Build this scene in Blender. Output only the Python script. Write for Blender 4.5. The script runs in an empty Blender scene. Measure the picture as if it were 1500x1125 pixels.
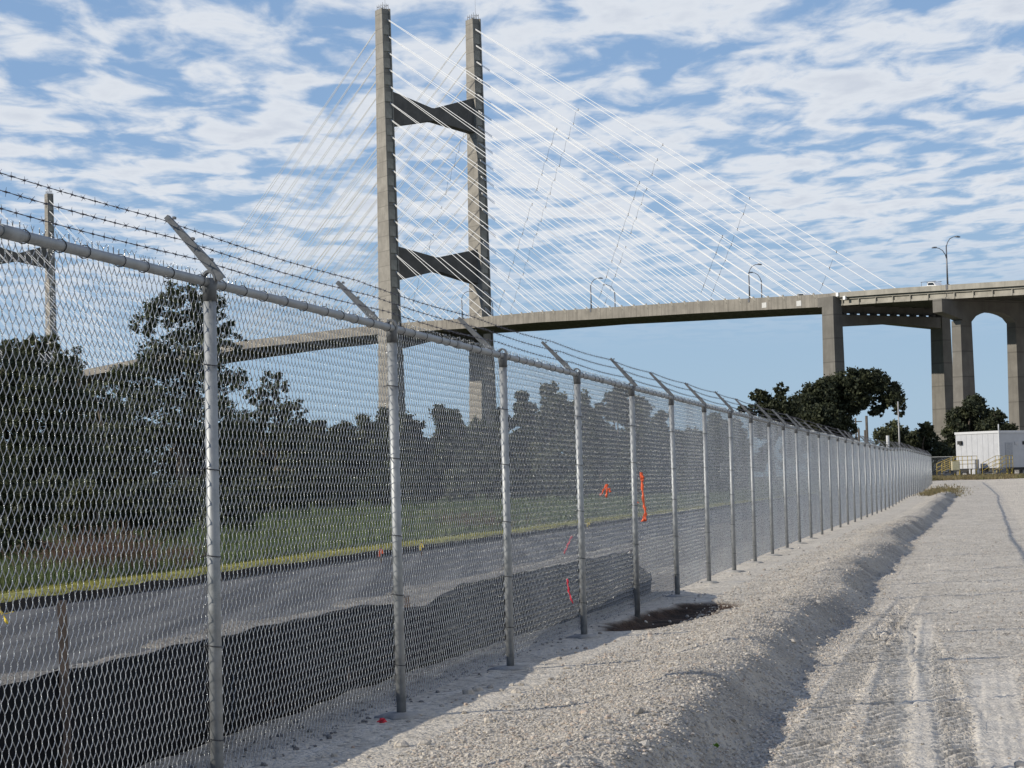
import bpy, math, random
import numpy as np
from mathutils import Vector, Matrix
random.seed(4)
rng = np.random.default_rng(4)
C = bpy.context.scene.collection
SC = bpy.context.scene
# ------------------------------------------------------------------ camera
F, EYE = 3000.0, 1.45                      # focal length in photo pixels (1500 wide), eye height
PITCH, ROLL = math.atan(145 / F), 0.026
fw = Vector((0, math.cos(PITCH), math.sin(PITCH)))
up = Vector((0, -math.sin(PITCH), math.cos(PITCH)))
rt = Vector((1, 0, 0))
r2 = rt * math.cos(ROLL) - up * math.sin(ROLL)
u2 = up * math.cos(ROLL) + rt * math.sin(ROLL)
cam = bpy.data.cameras.new('camera')
cam.sensor_width = 36.0
cam.lens = 36.0 * F / 1500
cam.clip_start, cam.clip_end = 0.1, 20000
camo = bpy.data.objects.new('camera', cam)
C.objects.link(camo)
M = Matrix((r2, u2, -fw)).transposed().to_4x4()
M.translation = (0, 0, EYE)
camo.matrix_world = M
SC.camera = camo
# ------------------------------------------------------------------ light
SUN_EL = math.radians(26.5)
SX, SY = -0.957, -0.29
SUN_AZ = math.atan2(SX, SY)
sl = bpy.data.lights.new('sun', 'SUN')
sl.energy = 5.0
sl.angle = math.radians(0.55)
sl.color = (1.0, 0.92, 0.79)
so = bpy.data.objects.new('sun', sl)
C.objects.link(so)
sd = Vector((SX * math.cos(SUN_EL), SY * math.cos(SUN_EL), math.sin(SUN_EL))).normalized()
so.rotation_euler = sd.to_track_quat('Z', 'Y').to_euler()
so.location = sd * 300
SC.view_settings.view_transform = 'Standard'
SC.view_settings.look = 'None'
SC.view_settings.exposure = 0.0
SC.view_settings.gamma = 1.0
SC.view_settings.use_curve_mapping = False

W = bpy.data.worlds.new('World')
SC.world = W
W.use_nodes = True
nt = W.node_tree
nt.nodes.clear()


class N:
    """tiny node-graph helper"""
    def __init__(s, tree): s.t = tree
    def n(s, typ, **kw):
        x = s.t.nodes.new(typ)
        for k, v in kw.items(): setattr(x, k, v)
        return x
    def l(s, a, b): s.t.links.new(a, b)
    def put(s, sock, v):
        if isinstance(v, bpy.types.NodeSocket): s.l(v, sock)
        elif v is not None: sock.default_value = v
    def math(s, op, a, b=None, c=None, clamp=False):
        x = s.n('ShaderNodeMath', operation=op, use_clamp=clamp)
        s.put(x.inputs[0], a)
        if b is not None: s.put(x.inputs[1], b)
        if c is not None: s.put(x.inputs[2], c)
        return x.outputs[0]
    def ramp(s, v, lo, hi, a=0.0, b=1.0, smooth=True):
        x = s.n('ShaderNodeMapRange', interpolation_type='SMOOTHSTEP' if smooth else 'LINEAR')
        s.put(x.inputs[0], v); s.put(x.inputs[1], lo); s.put(x.inputs[2], hi); s.put(x.inputs[3], a); s.put(x.inputs[4], b)
        return x.outputs[0]
    def mix(s, f, a, b, blend='MIX'):
        x = s.n('ShaderNodeMix', data_type='RGBA', blend_type=blend)
        s.put(x.inputs[0], f)
        for i, v in ((6, a), (7, b)):
            if isinstance(v, (tuple, list)) and len(v) == 3: v = (*v, 1)
            s.put(x.inputs[i], v)
        return x.outputs[2]
    def noise(s, vec, scale, detail=4, rough=0.55, dist=0.0, lac=2.0):
        x = s.n('ShaderNodeTexNoise')
        if vec is not None: s.l(vec, x.inputs['Vector'])
        x.inputs['Scale'].default_value = scale
        x.inputs['Detail'].default_value = detail
        x.inputs['Roughness'].default_value = rough
        x.inputs['Distortion'].default_value = dist
        x.inputs['Lacunarity'].default_value = lac
        return x.outputs['Fac']


g = N(nt)
sky = g.n('ShaderNodeTexSky', sky_type='NISHITA')
sky.sun_disc = False
sky.sun_elevation = SUN_EL
sky.sun_rotation = SUN_AZ
sky.altitude = 0
sky.air_density = 1.0
sky.dust_density = 0.6
sky.ozone_density = 2.5
tc = g.n('ShaderNodeTexCoord')
sep = g.n('ShaderNodeSeparateXYZ')
g.l(tc.outputs['Generated'], sep.inputs[0])
zz = g.math('MAXIMUM', sep.outputs[2], 0.03)
cx = g.math('DIVIDE', sep.outputs[0], zz)
cy = g.math('DIVIDE', sep.outputs[1], zz)
com = g.n('ShaderNodeCombineXYZ')
g.l(cx, com.inputs[0]); g.l(cy, com.inputs[1])
com.inputs[2].default_value = 3.7
def cloud_map(sx, sy, rot, loc):
    mp = g.n('ShaderNodeMapping')
    g.l(com.outputs[0], mp.inputs[0])
    mp.inputs['Rotation'].default_value = (0, 0, math.radians(rot))
    mp.inputs['Scale'].default_value = (sx, sy, 1)
    mp.inputs['Location'].default_value = loc
    return mp.outputs[0]
n1 = g.noise(cloud_map(5.8, 3.0, -3, (2.3, 1.1, 0)), 1.0, 7, 0.52, 0.35)
n2 = g.noise(cloud_map(1.4, 0.7, -3, (5.3, 0.4, 0)), 1.0, 3, 0.5)
n3 = g.noise(cloud_map(14.0, 7.0, -3, (0.3, 7.1, 0)), 1.0, 6, 0.62, 0.3)
dens = g.math('ADD', g.math('ADD', g.math('MULTIPLY', n1, 0.88), g.math('MULTIPLY', n2, 0.26)), g.math('MULTIPLY', n3, 0.16))
dens = g.math('ADD', dens, g.math('MULTIPLY', g.math('DIVIDE', sep.outputs[0], g.math('MAXIMUM', sep.outputs[1], 0.2)), 0.07))
# cloud cover thinned overhead, above the view, to lower ambient light on shaded faces
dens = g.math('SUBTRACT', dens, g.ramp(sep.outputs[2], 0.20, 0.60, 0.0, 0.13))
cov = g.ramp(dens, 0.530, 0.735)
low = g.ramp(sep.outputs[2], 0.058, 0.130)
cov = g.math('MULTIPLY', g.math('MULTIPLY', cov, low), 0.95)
thick = g.ramp(dens, 0.70, 0.92)
ccol = g.mix(thick, (7.9, 8.3, 8.9), (6.5, 7.0, 7.9))
# clear-air colour: pale towards the horizon, deeper blue overhead, on top of the physical sky
e1 = g.ramp(sep.outputs[2], 0.0, 0.17, smooth=False)
e2 = g.ramp(sep.outputs[2], 0.15, 0.9, smooth=False)
blue = g.mix(e2, g.mix(e1, (4.2, 5.9, 7.5), (2.9, 4.65, 7.35)), (0.45, 1.25, 3.9))
skyc = g.mix(0.88, sky.outputs[0], blue)
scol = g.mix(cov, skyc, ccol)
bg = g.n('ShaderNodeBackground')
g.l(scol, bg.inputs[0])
bg.inputs[1].default_value = 0.095
out = g.n('ShaderNodeOutputWorld')
g.l(bg.outputs[0], out.inputs[0])

# ------------------------------------------------------------------ helpers
def hor(px): return 707.3 - 0.026 * (px - 750)
def at(px, py, Y):
    d = fw + r2 * ((px - 750) / F) - u2 * ((py - 562.5) / F)
    return Vector((0, 0, EYE)) + d * (Y / d.y)
def gx(px, Y): return at(px, hor(px), Y).x
def ground_pt(px, py, z=0.0):
    d = fw + r2 * ((px - 750) / F) - u2 * ((py - 562.5) / F)
    return Vector((0, 0, EYE)) + d * ((z - EYE) / d.z)
def sstep(a, b, x):
    t = np.clip((np.asarray(x, float) - a) / (b - a), 0, 1)
    return t * t * (3 - 2 * t)


class MB:
    def __init__(s): s.v = []; s.f = []; s.sm = []
    def add(s, vs, fs, smooth=False):
        o = len(s.v)
        s.v += [tuple(p) for p in vs]
        s.f += [tuple(i + o for i in f) for f in fs]
        s.sm += [smooth] * len(fs)
        return s
    def box(s, x0, x1, y0, y1, z0, z1):
        vs = [(x, y, z) for z in (z0, z1) for y in (y0, y1) for x in (x0, x1)]
        return s.add(vs, [(0, 2, 3, 1), (4, 5, 7, 6), (0, 1, 5, 4), (2, 6, 7, 3), (0, 4, 6, 2), (1, 3, 7, 5)])
    def tube(s, p0, p1, r0, r1=None, n=8, cap=True):
        return s.path([p0, p1], [r0, r0 if r1 is None else r1], n, cap)
    def path(s, pts, rs, n=8, cap=True, smooth=True):
        pts = [Vector(p) for p in pts]
        if not isinstance(rs, (list, tuple)): rs = [rs] * len(pts)
        vs = []; fs = []
        ref = None
        for i, p in enumerate(pts):
            d = (pts[min(i + 1, len(pts) - 1)] - pts[max(i - 1, 0)]).normalized()
            if ref is None:
                ref = Vector((0, 0, 1)) if abs(d.z) < 0.9 else Vector((1, 0, 0))
            a = d.cross(ref).normalized()
            b = d.cross(a).normalized()
            ref = -b if False else ref
            for k in range(n):
                t = 2 * math.pi * k / n
                vs.append(p + (a * math.cos(t) + b * math.sin(t)) * rs[i])
        for i in range(len(pts) - 1):
            for k in range(n):
                k2 = (k + 1) % n
                fs.append((i * n + k, (i + 1) * n + k, (i + 1) * n + k2, i * n + k2))
        s.add(vs, fs, smooth)
        if cap:
            o = len(s.v) - len(vs)
            s.f.append(tuple(o + k for k in range(n))); s.sm.append(False)
            e = o + (len(pts) - 1) * n
            s.f.append(tuple(e + n - 1 - k for k in range(n))); s.sm.append(False)
        return s
    def prism(s, poly, axis, a0, a1):
        """polygon (list of 2-tuples) extruded along axis 0/1/2"""
        def P(u, v, w):
            return {0: (w, u, v), 1: (u, w, v), 2: (u, v, w)}[axis]
        n = len(poly)
        vs = [P(u, v, a0) for u, v in poly] + [P(u, v, a1) for u, v in poly]
        fs = [tuple(range(n))[::-1], tuple(range(n, 2 * n))] + [(i, (i + 1) % n, (i + 1) % n + n, i + n) for i in range(n)]
        return s.add(vs, fs)
    def mesh(s, name, mat=None, fix=True):
        m = bpy.data.meshes.new(name)
        m.from_pydata(s.v, [], s.f)
        m.polygons.foreach_set('use_smooth', s.sm)
        if fix:
            import bmesh
            b = bmesh.new(); b.from_mesh(m)
            bmesh.ops.recalc_face_normals(b, faces=b.faces)
            b.to_mesh(m); b.free()
        if mat: m.materials.append(mat)
        m.update()
        return m
    def build(s, name, mat, parent=None, fix=True):
        return link(name, s.mesh(name, mat, fix), parent)


def link(name, data, parent=None, loc=None, rotz=None, scale=None):
    o = bpy.data.objects.new(name, data)
    C.objects.link(o)
    if parent is not None: o.parent = parent
    if loc is not None: o.location = loc
    if rotz is not None: o.rotation_euler = (0, 0, rotz)
    if scale is not None: o.scale = scale
    return o
def thing(name, label, cat, loc=(0, 0, 0), rotz=0, group=None):
    return tag(link(name, None, None, loc, rotz), label, cat, group)
def tag(o, label, cat, group=None):
    o['label'] = label; o['category'] = cat
    if group: o['group'] = group
    return o
def structure(o): o['kind'] = 'structure'; return o
def stuff(o, label=None, cat=None):
    o['kind'] = 'stuff'
    if label: o['label'] = label
    if cat: o['category'] = cat
    return o
def np_mesh(name, v, f, mat, smooth=False):
    """v (n,3), f (m,k) arrays -> mesh, fast"""
    m = bpy.data.meshes.new(name)
    v = np.ascontiguousarray(v, dtype=np.float32); f = np.ascontiguousarray(f, dtype=np.int32)
    k = f.shape[1]
    m.vertices.add(len(v)); m.vertices.foreach_set('co', v.ravel())
    m.loops.add(f.size); m.loops.foreach_set('vertex_index', f.ravel())
    m.polygons.add(len(f))
    m.polygons.foreach_set('loop_start', np.arange(0, f.size, k, dtype=np.int32))
    m.polygons.foreach_set('loop_total', np.full(len(f), k, dtype=np.int32))
    m.polygons.foreach_set('use_smooth', np.full(len(f), smooth))
    m.update(calc_edges=True)
    m.materials.append(mat)
    return m

# ------------------------------------------------------------------ materials
def material(name, rough=0.8, metal=0.0, spec=0.3):
    m = bpy.data.materials.new(name)
    m.use_nodes = True
    t = m.node_tree
    b = t.nodes['Principled BSDF']
    b.inputs['Roughness'].default_value = rough
    b.inputs['Metallic'].default_value = metal
    b.inputs['Specular IOR Level'].default_value = spec
    q = N(t)
    return m, q, b
def obj_coords(q, scale=None):
    tc = q.n('ShaderNodeTexCoord')
    if scale is None: return tc.outputs['Object']
    mp = q.n('ShaderNodeMapping')
    q.l(tc.outputs['Object'], mp.inputs[0])
    mp.inputs['Scale'].default_value = scale
    return mp.outputs[0]
def world_pos(q):
    return q.n('ShaderNodeNewGeometry').outputs['Position']
def bump(q, b, h, strength, dist):
    x = q.n('ShaderNodeBump')
    x.inputs['Strength'].default_value = strength
    x.inputs['Distance'].default_value = dist
    q.l(h, x.inputs['Height'])
    q.l(x.outputs[0], b.inputs['Normal'])
def simple(name, col, rough=0.7, metal=0.0, var=0.12, scale=6.0, spec=0.3, bmp=0.0):
    m, q, b = material(name, rough, metal, spec)
    v = obj_coords(q)
    n = q.noise(v, scale, 5, 0.6)
    lo = tuple(c * (1 - var) for c in col); hi = tuple(min(1, c * (1 + var)) for c in col)
    q.l(q.mix(q.ramp(n, 0.3, 0.7), lo, hi), b.inputs['Base Color'])
    q.l(q.ramp(q.noise(v, scale * 3, 3), 0.2, 0.8, max(0, rough - 0.1), min(1, rough + 0.1)), b.inputs['Roughness'])
    if bmp: bump(q, b, q.noise(v, scale * 6, 4), 0.4, bmp)
    return m
def galv(name, col, rough, metal, scale=25):
    m, q, b = material(name, rough, metal, 0.4)
    v = obj_coords(q)
    n = q.noise(v, scale, 4, 0.65)
    n2 = q.noise(v, scale * 0.12, 4, 0.6)
    c = q.mix(q.ramp(n, 0.35, 0.65), tuple(k * 0.82 for k in col), tuple(k * 1.12 for k in col))
    c = q.mix(q.ramp(n2, 0.52, 0.75, 0, 0.35), c, tuple(k * 0.62 for k in col))
    q.l(c, b.inputs['Base Color'])
    q.l(q.ramp(n, 0.3, 0.7, rough - 0.08, rough + 0.12), b.inputs['Roughness'])
    return m

MG = galv('galvanised_pipe', (0.29, 0.305, 0.315), 0.55, 0.6, 12)
MW = galv('galvanised_wire', (0.42, 0.435, 0.445), 0.30, 0.92, 60)
MTIE = galv('tie_wire', (0.05, 0.05, 0.055), 0.5, 0.6, 40)
MBARB = galv('barbed_wire', (0.09, 0.09, 0.11), 0.5, 0.6, 40)
MARM = galv('pressed_steel_arm', (0.13, 0.137, 0.145), 0.55, 0.4)

def concrete(name, col, joint=4.4, streak=True, rough=0.9, xjoint=None):
    m, q, b = material(name, rough, 0, 0.2)
    v = obj_coords(q)
    sp = q.n('ShaderNodeSeparateXYZ'); q.l(v, sp.inputs[0])
    n = q.noise(v, 0.35, 6, 0.62)
    st = q.noise(obj_coords(q, (1.3, 1.3, 0.07)), 1.0, 5, 0.6)
    c = q.mix(q.ramp(n, 0.3, 0.72), tuple(k * 0.80 for k in col), tuple(k * 1.12 for k in col))
    if streak: c = q.mix(q.ramp(st, 0.50, 0.74, 0, 0.5), c, tuple(k * 0.58 for k in col))
    if joint:
        fr = q.math('FRACT', q.math('DIVIDE', sp.outputs[2], joint))
        ln = q.math('LESS_THAN', fr, 0.05)
        c = q.mix(q.math('MULTIPLY', ln, 0.75), c, tuple(k * 0.55 for k in col))
        # each lift poured slightly different
        fl = q.math('FLOOR', q.math('DIVIDE', sp.outputs[2], joint))
        wn = q.n('ShaderNodeTexWhiteNoise', noise_dimensions='1D'); q.l(fl, wn.inputs['W'])
        c = q.mix(q.math('MULTIPLY', wn.outputs[0], 0.28), c, tuple(k * 0.68 for k in col))
    if xjoint:                                  # segment joints with run-off stains below them
        fr = q.math('FRACT', q.math('DIVIDE', sp.outputs[0], xjoint))
        c = q.mix(q.math('MULTIPLY', q.math('LESS_THAN', fr, 0.04), 0.6), c, tuple(k * 0.45 for k in col))
        s2 = q.noise(obj_coords(q, (0.9, 0.9, 0.05)), 1.0, 6, 0.7)
        c = q.mix(q.ramp(s2, 0.46, 0.66, 0, 0.6), c, tuple(k * 0.55 for k in col))
        c = q.mix(q.ramp(s2, 0.42, 0.28, 0, 0.35), c, tuple(min(1, k * 1.45) for k in col))
    q.l(c, b.inputs['Base Color'])
    bump(q, b, q.noise(v, 3, 5), 0.3, 0.05)
    return m
MCON = concrete('tower_concrete', (0.265, 0.25, 0.224))
MDECK = concrete('deck_concrete', (0.235, 0.218, 0.192), joint=None, xjoint=5.2)
MPIER = concrete('pier_concrete', (0.170, 0.161, 0.146), joint=5.0)
MSTRUT = concrete('shaded_strut_concrete', (0.125, 0.118, 0.11), joint=None)  # shade on the tower struts put into a darker concrete colour
MGIRD = concrete('girder_concrete', (0.30, 0.285, 0.25), joint=None)
MSTAY = simple('white_stay_pipe', (0.72, 0.72, 0.71), 0.5, 0, 0.04, 0.5)
MTIES = simple('dark_tie_rope', (0.05, 0.05, 0.06), 0.7)
MROAD = simple('bridge_road', (0.08, 0.08, 0.08), 0.9)

# ------------------------------------------------------------------ terrain function
FS = 0.2206
def fence_x(Y):
    Y = np.asarray(Y, float)
    return -3.61 + FS * Y + 0.0104 * np.maximum(0, Y - 46)
TR = {  # tyre tracks on the gravel: photo points of each, half width, kind
    'lug1': ([(1180, 1125), (1235, 1020), (1270, 960), (1312, 902), (1335, 870)], 0.13),
    'lug2': ([(1298, 1125), (1310, 1010), (1318, 955), (1330, 900)], 0.13),
    'lug3': ([(1412, 1125), (1390, 1040), (1362, 965), (1350, 930)], 0.12),
    'rib1': ([(1352, 1125), (1342, 1050), (1338, 1000), (1350, 900)], 0.14),
    'rib2': ([(1472, 1125), (1458, 1040), (1450, 960)], 0.16),
}
TRK = {}
for k, (pts, hw) in TR.items():
    P = sorted([(ground_pt(px, py, -0.14).y, ground_pt(px, py, -0.14).x) for px, py in pts])
    TRK[k] = (np.array([p[0] for p in P]), np.array([p[1] for p in P]), hw)

def vnoise(x, y, s, seed=0):
    """smooth value noise for terrain"""
    x = np.asarray(x, float) / s; y = np.asarray(y, float) / s
    xi = np.floor(x).astype(np.int64); yi = np.floor(y).astype(np.int64)
    fx = x - xi; fy = y - yi
    fx = fx * fx * (3 - 2 * fx); fy = fy * fy * (3 - 2 * fy)
    def h(a, b):
        n = (a * 374761393 + b * 668265263 + seed * 1442695041) & 0xffffffff
        n = ((n ^ (n >> 13)) * 1274126177) & 0xffffffff
        return ((n ^ (n >> 16)) & 0xffff) / 65535.0
    return (h(xi, yi) * (1 - fx) + h(xi + 1, yi) * fx) * (1 - fy) + (h(xi, yi + 1) * (1 - fx) + h(xi + 1, yi + 1) * fx) * fy - 0.5

def terrain(X, Y):
    """height, dirt mask, packed-fines mask on the gravel side"""
    X = np.asarray(X, float); Y = np.asarray(Y, float)
    L = X - fence_x(Y)
    base = (0.2 * sstep(80, 105, Y) + 0.78 * sstep(118, 178, Y)) * sstep(-5, -0.5, L)
    wob = 0.22 * vnoise(Y, Y * 0 + 3, 3.1, 1) + 0.10 * vnoise(Y, Y * 0, 0.9, 2)
    fade = 1 - sstep(112, 124, Y)
    crest = 1.92 + wob
    rise = sstep(0.85 + 0.4 * wob, crest + 0.05, L)
    drop = 1 - sstep(crest + 0.0, crest + 0.42 + 0.15 * wob, L)
    hgt = (0.185 + 0.07 * vnoise(Y, L, 2.3, 3))
    berm = hgt * rise * drop * fade
    road = -0.12 * sstep(1.5, 2.3, L) * fade
    z = base + berm + road
    # lumps: rough on the berm, calmer on the strip by the fence and on the road
    rough = 0.25 + 1.0 * rise * (1 - sstep(crest + 0.3, crest + 0.6, L)) + 0.25 * sstep(2.5, 3.0, L)
    z = z + rough * (0.050 * vnoise(X, Y, 0.55, 4) + 0.030 * vnoise(X, Y, 0.21, 5) + 0.020 * vnoise(X, Y, 0.09, 6))
    z = z + 0.05 * vnoise(X, Y, 2.6, 7) * sstep(0.4, 1.2, np.abs(L)) + 0.10 * vnoise(X, Y, 9.0, 8) * sstep(5, 9, L)
    # lumpy gravel shoulder behind the fence, sinking under the asphalt
    beh = sstep(-0.4, -1.2, L)
    z = z + beh * (0.05 * vnoise(X, Y, 0.8, 9) + 0.04 * vnoise(X, Y, 0.3, 10))
    z = z - 0.22 * sstep(-4.25, -4.75, L + 0.5 * vnoise(X, Y, 1.4, 11) + 0.3 * vnoise(X, Y, 0.4, 12))
    # dug hole by the fence
    hx = (L - 0.42 - (Y - 22.2) * 0.09) / 0.50; hy = (Y - 22.3) / 2.5
    r = np.sqrt(hx * hx + hy * hy) + 0.45 * vnoise(X, Y, 0.5, 13) + 0.15 * vnoise(X, Y, 0.2, 14)
    hole = 1 - sstep(0.55, 1.0, r)
    dirt = 1 - sstep(0.80, 1.02, r)
    z = z - 0.085 * hole + 0.035 * dirt * vnoise(X, Y, 0.22, 15)
    # tyre marks
    fines = 0.35 * sstep(0.4, 0.1, np.abs(L - 0.45)) + 0.0 * L
    for k, (py, pxx, hw) in TRK.items():
        xc = np.interp(Y, py, pxx) + 0.03 * vnoise(Y, Y * 0 + hw * 9, 0.8, 18)
        u = (X - xc) / hw
        w = (1 - sstep(0.85, 1.15, np.abs(u))) * (Y < py[-1] + 1) * (1 - sstep(py[-1] - 3, py[-1], Y))
        if k.startswith('lug'):
            ph = Y / 0.165 - u * 0.85 + 0.25 * vnoise(X, Y, 0.4, 17)
            z = z + w * (-0.013 + 0.034 * np.clip(3 * np.sin(2 * math.pi * ph), -1, 1) * (0.6 + 0.8 * vnoise(X, Y, 0.3, 16)))
            edge = np.exp(-((np.abs(u) - 1.25) / 0.2) ** 2) * (Y < py[-1])
            z = z + 0.011 * edge
        elif k.startswith('rib'):
            z = z + w * (-0.008 + 0.005 * np.clip(2.5 * np.sin(u * 14.0), -1, 1))
            fines = np.maximum(fines, 0.75 * w)
        else:
            z = z - 0.010 * w
            fines = np.maximum(fines, 0.5 * w)
    return z, dirt, np.clip(fines, 0, 1), sstep(-0.9, -1.5, L + 0.35 * vnoise(X, Y, 0.7, 19)) + 0.45 * sstep(-0.15, -0.5, L) * (1 - sstep(-0.9, -1.5, L)), rise * (1 - sstep(crest + 0.35, crest + 0.6, L)) * fade * (0.65 + 0.7 * vnoise(X, Y, 1.1, 23) + 0.6 * vnoise(X, Y, 0.4, 24))
def terrain_z(x, y): return float(terrain(np.array([x]), np.array([y]))[0][0])

# ------------------------------------------------------------------ ground sheets
def gravel_mat():
    m, q, b = material('limestone_gravel', 0.95, 0, 0.15)
    p = world_pos(q)
    big = q.noise(p, 0.35, 5, 0.6)
    mid = q.noise(p, 3.0, 5, 0.6)
    vo = q.n('ShaderNodeTexVoronoi'); q.l(p, vo.inputs['Vector']); vo.inputs['Scale'].default_value = 26
    vo2 = q.n('ShaderNodeTexVoronoi'); q.l(p, vo2.inputs['Vector']); vo2.inputs['Scale'].default_value = 60
    c = q.mix(q.ramp(mid, 0.3, 0.7), (0.46, 0.415, 0.345), (0.64, 0.585, 0.495))
    sp = q.n('ShaderNodeSeparateColor'); q.l(vo.outputs['Color'], sp.inputs[0])
    c = q.mix(q.ramp(sp.outputs[0], 0.55, 1.0, 0, 0.5), c, (0.70, 0.645, 0.56))
    c = q.mix(q.ramp(sp.outputs[1], 0.62, 1.0, 0, 0.65), c, (0.17, 0.155, 0.135))
    c = q.mix(q.ramp(big, 0.42, 0.68, 0, 0.45), c, (0.64, 0.59, 0.505))
    c = q.mix(q.ramp(q.noise(p, 0.9, 4), 0.55, 0.75, 0, 0.35), c, (0.42, 0.375, 0.315))
    a1 = q.n('ShaderNodeAttribute', attribute_name='dirt')
    a2 = q.n('ShaderNodeAttribute', attribute_name='fines')
    c = q.mix(q.math('MULTIPLY', a2.outputs['Fac'], 0.5), c, (0.61, 0.57, 0.495))
    a3 = q.n('ShaderNodeAttribute', attribute_name='crushed')
    c = q.mix(a3.outputs['Fac'], c, q.mix(0.72, c, (0.075, 0.075, 0.076)))
    a4 = q.n('ShaderNodeAttribute', attribute_name='windrow')      # bladed-up damp coarse material
    c = q.mix(q.math('MULTIPLY', a4.outputs['Fac'], 0.85, clamp=True), c, (0.27, 0.25, 0.222))
    soil = q.mix(q.ramp(mid, 0.35, 0.65), (0.022, 0.015, 0.011), (0.085, 0.056, 0.040))
    c = q.mix(a1.outputs['Fac'], c, soil)
    q.l(c, b.inputs['Base Color'])
    h = q.math('ADD', q.math('MULTIPLY', vo.outputs['Distance'], -0.9), q.math('MULTIPLY', vo2.outputs['Distance'], -0.5))
    h = q.math('ADD', h, q.math('MULTIPLY', q.noise(p, 14, 6, 0.65), 1.4))
    h = q.math('MULTIPLY', h, q.ramp(a2.outputs['Fac'], 0, 1, 1.0, 0.25))
    bump(q, b, h, 0.9, 0.022)
    return m
MGRAV = gravel_mat()

rows = [5.0]
while rows[-1] < 430: rows.append(rows[-1] * (1.01 if rows[-1] < 8.6 else 1.0013 if rows[-1] < 19 else 1.003 if rows[-1] < 40 else 1.006))
rows = np.array(rows)
cols = np.concatenate([np.arange(-6.5, -0.8, 0.11), np.arange(-0.8, 1.6, 0.05), np.arange(1.6, 6.4, 0.028), np.arange(6.4, 14, 0.16),
                       14 * 1.09 ** np.arange(0, 27)])
YY, LL = np.meshgrid(rows, cols, indexing='ij')
XX = fence_x(YY) + LL
ZZ, DI, FI, GY, BE = terrain(XX, YY)
nr, nc = YY.shape
idx = np.arange(nr * nc).reshape(nr, nc)
quads = np.stack([idx[:-1, :-1], idx[:-1, 1:], idx[1:, 1:], idx[1:, :-1]], -1).reshape(-1, 4)
me = np_mesh('gravel_road', np.stack([XX, YY, ZZ], -1).reshape(-1, 3), quads, MGRAV, True)
for nm, arr in (('dirt', DI), ('fines', FI), ('crushed', GY), ('windrow', BE)):
    a = me.attributes.new(nm, 'FLOAT', 'POINT')
    a.data.foreach_set('value', arr.astype(np.float32).ravel())
structure(link('gravel_road', me))

def sheet(name, L0, L1, z, mat, Y0=3, Y1=420, n=60, m=8):
    ys = np.geomspace(Y0, Y1, n); ls = np.linspace(L0, L1, m)
    A, B = np.meshgrid(ys, ls, indexing='ij')
    X = fence_x(A) + B
    Z = np.full_like(A, z)
    i = np.arange(n * m).reshape(n, m)
    qd = np.stack([i[:-1, :-1], i[:-1, 1:], i[1:, 1:], i[1:, :-1]], -1).reshape(-1, 4)
    return structure(link(name, np_mesh(name, np.stack([X, A, Z], -1).reshape(-1, 3), qd, mat, True)))
def asphalt_mat():
    m, q, b = material('dusty_asphalt', 0.85, 0, 0.25)
    p = world_pos(q)
    mp = q.n('ShaderNodeMapping'); q.l(p, mp.inputs[0])
    mp.inputs['Rotation'].default_value = (0, 0, math.radians(12.4)); mp.inputs['Scale'].default_value = (1.1, 0.05, 1)
    st = q.noise(mp.outputs[0], 1.6, 4, 0.6)
    c = q.mix(q.ramp(q.noise(p, 30, 4), 0.3, 0.7), (0.042, 0.042, 0.044), (0.060, 0.060, 0.062))
    c = q.mix(q.ramp(st, 0.42, 0.62, 0, 0.9), c, (0.115, 0.113, 0.11))
    c = q.mix(q.ramp(q.noise(p, 0.8, 5), 0.58, 0.75, 0, 0.5), c, (0.16, 0.155, 0.145))
    q.l(c, b.inputs['Base Color'])
    bump(q, b, q.noise(p, 60, 3), 0.4, 0.01)
    return m
sheet('asphalt_road', -8.95, -3.2, -0.05, asphalt_mat())
def grass_ground_mat(name, a, bcol, c3):
    m, q, b = material(name, 0.95, 0, 0.1)
    p = world_pos(q)
    c = q.mix(q.ramp(q.noise(p, 0.5, 5), 0.3, 0.7), a, bcol)
    c = q.mix(q.ramp(q.noise(p, 5, 5, 0.7), 0.5, 0.75, 0, 0.8), c, c3)
    q.l(c, b.inputs['Base Color'])
    bump(q, b, q.noise(p, 9, 6, 0.7), 1.0, 0.12)
    return m
MMEAD = grass_ground_mat('meadow', (0.055, 0.080, 0.028), (0.080, 0.105, 0.040), (0.10, 0.095, 0.05))
sheet('meadow', -330, -9.6, 0.02, MMEAD, 3, 520, 60, 30)
MSOIL = grass_ground_mat('dark_soil', (0.035, 0.030, 0.026), (0.06, 0.052, 0.043), (0.02, 0.018, 0.016))
MFAR = grass_ground_mat('far_ground', (0.05, 0.06, 0.03), (0.07, 0.075, 0.035), (0.09, 0.08, 0.05))
gm = np_mesh('ground', np.array([(-9000, -300, -0.4), (9000, -300, -0.4), (9000, 15000, -0.4), (-9000, 15000, -0.4)]), np.array([(0, 1, 2, 3)]), MFAR)
structure(link('ground', gm))

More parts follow.
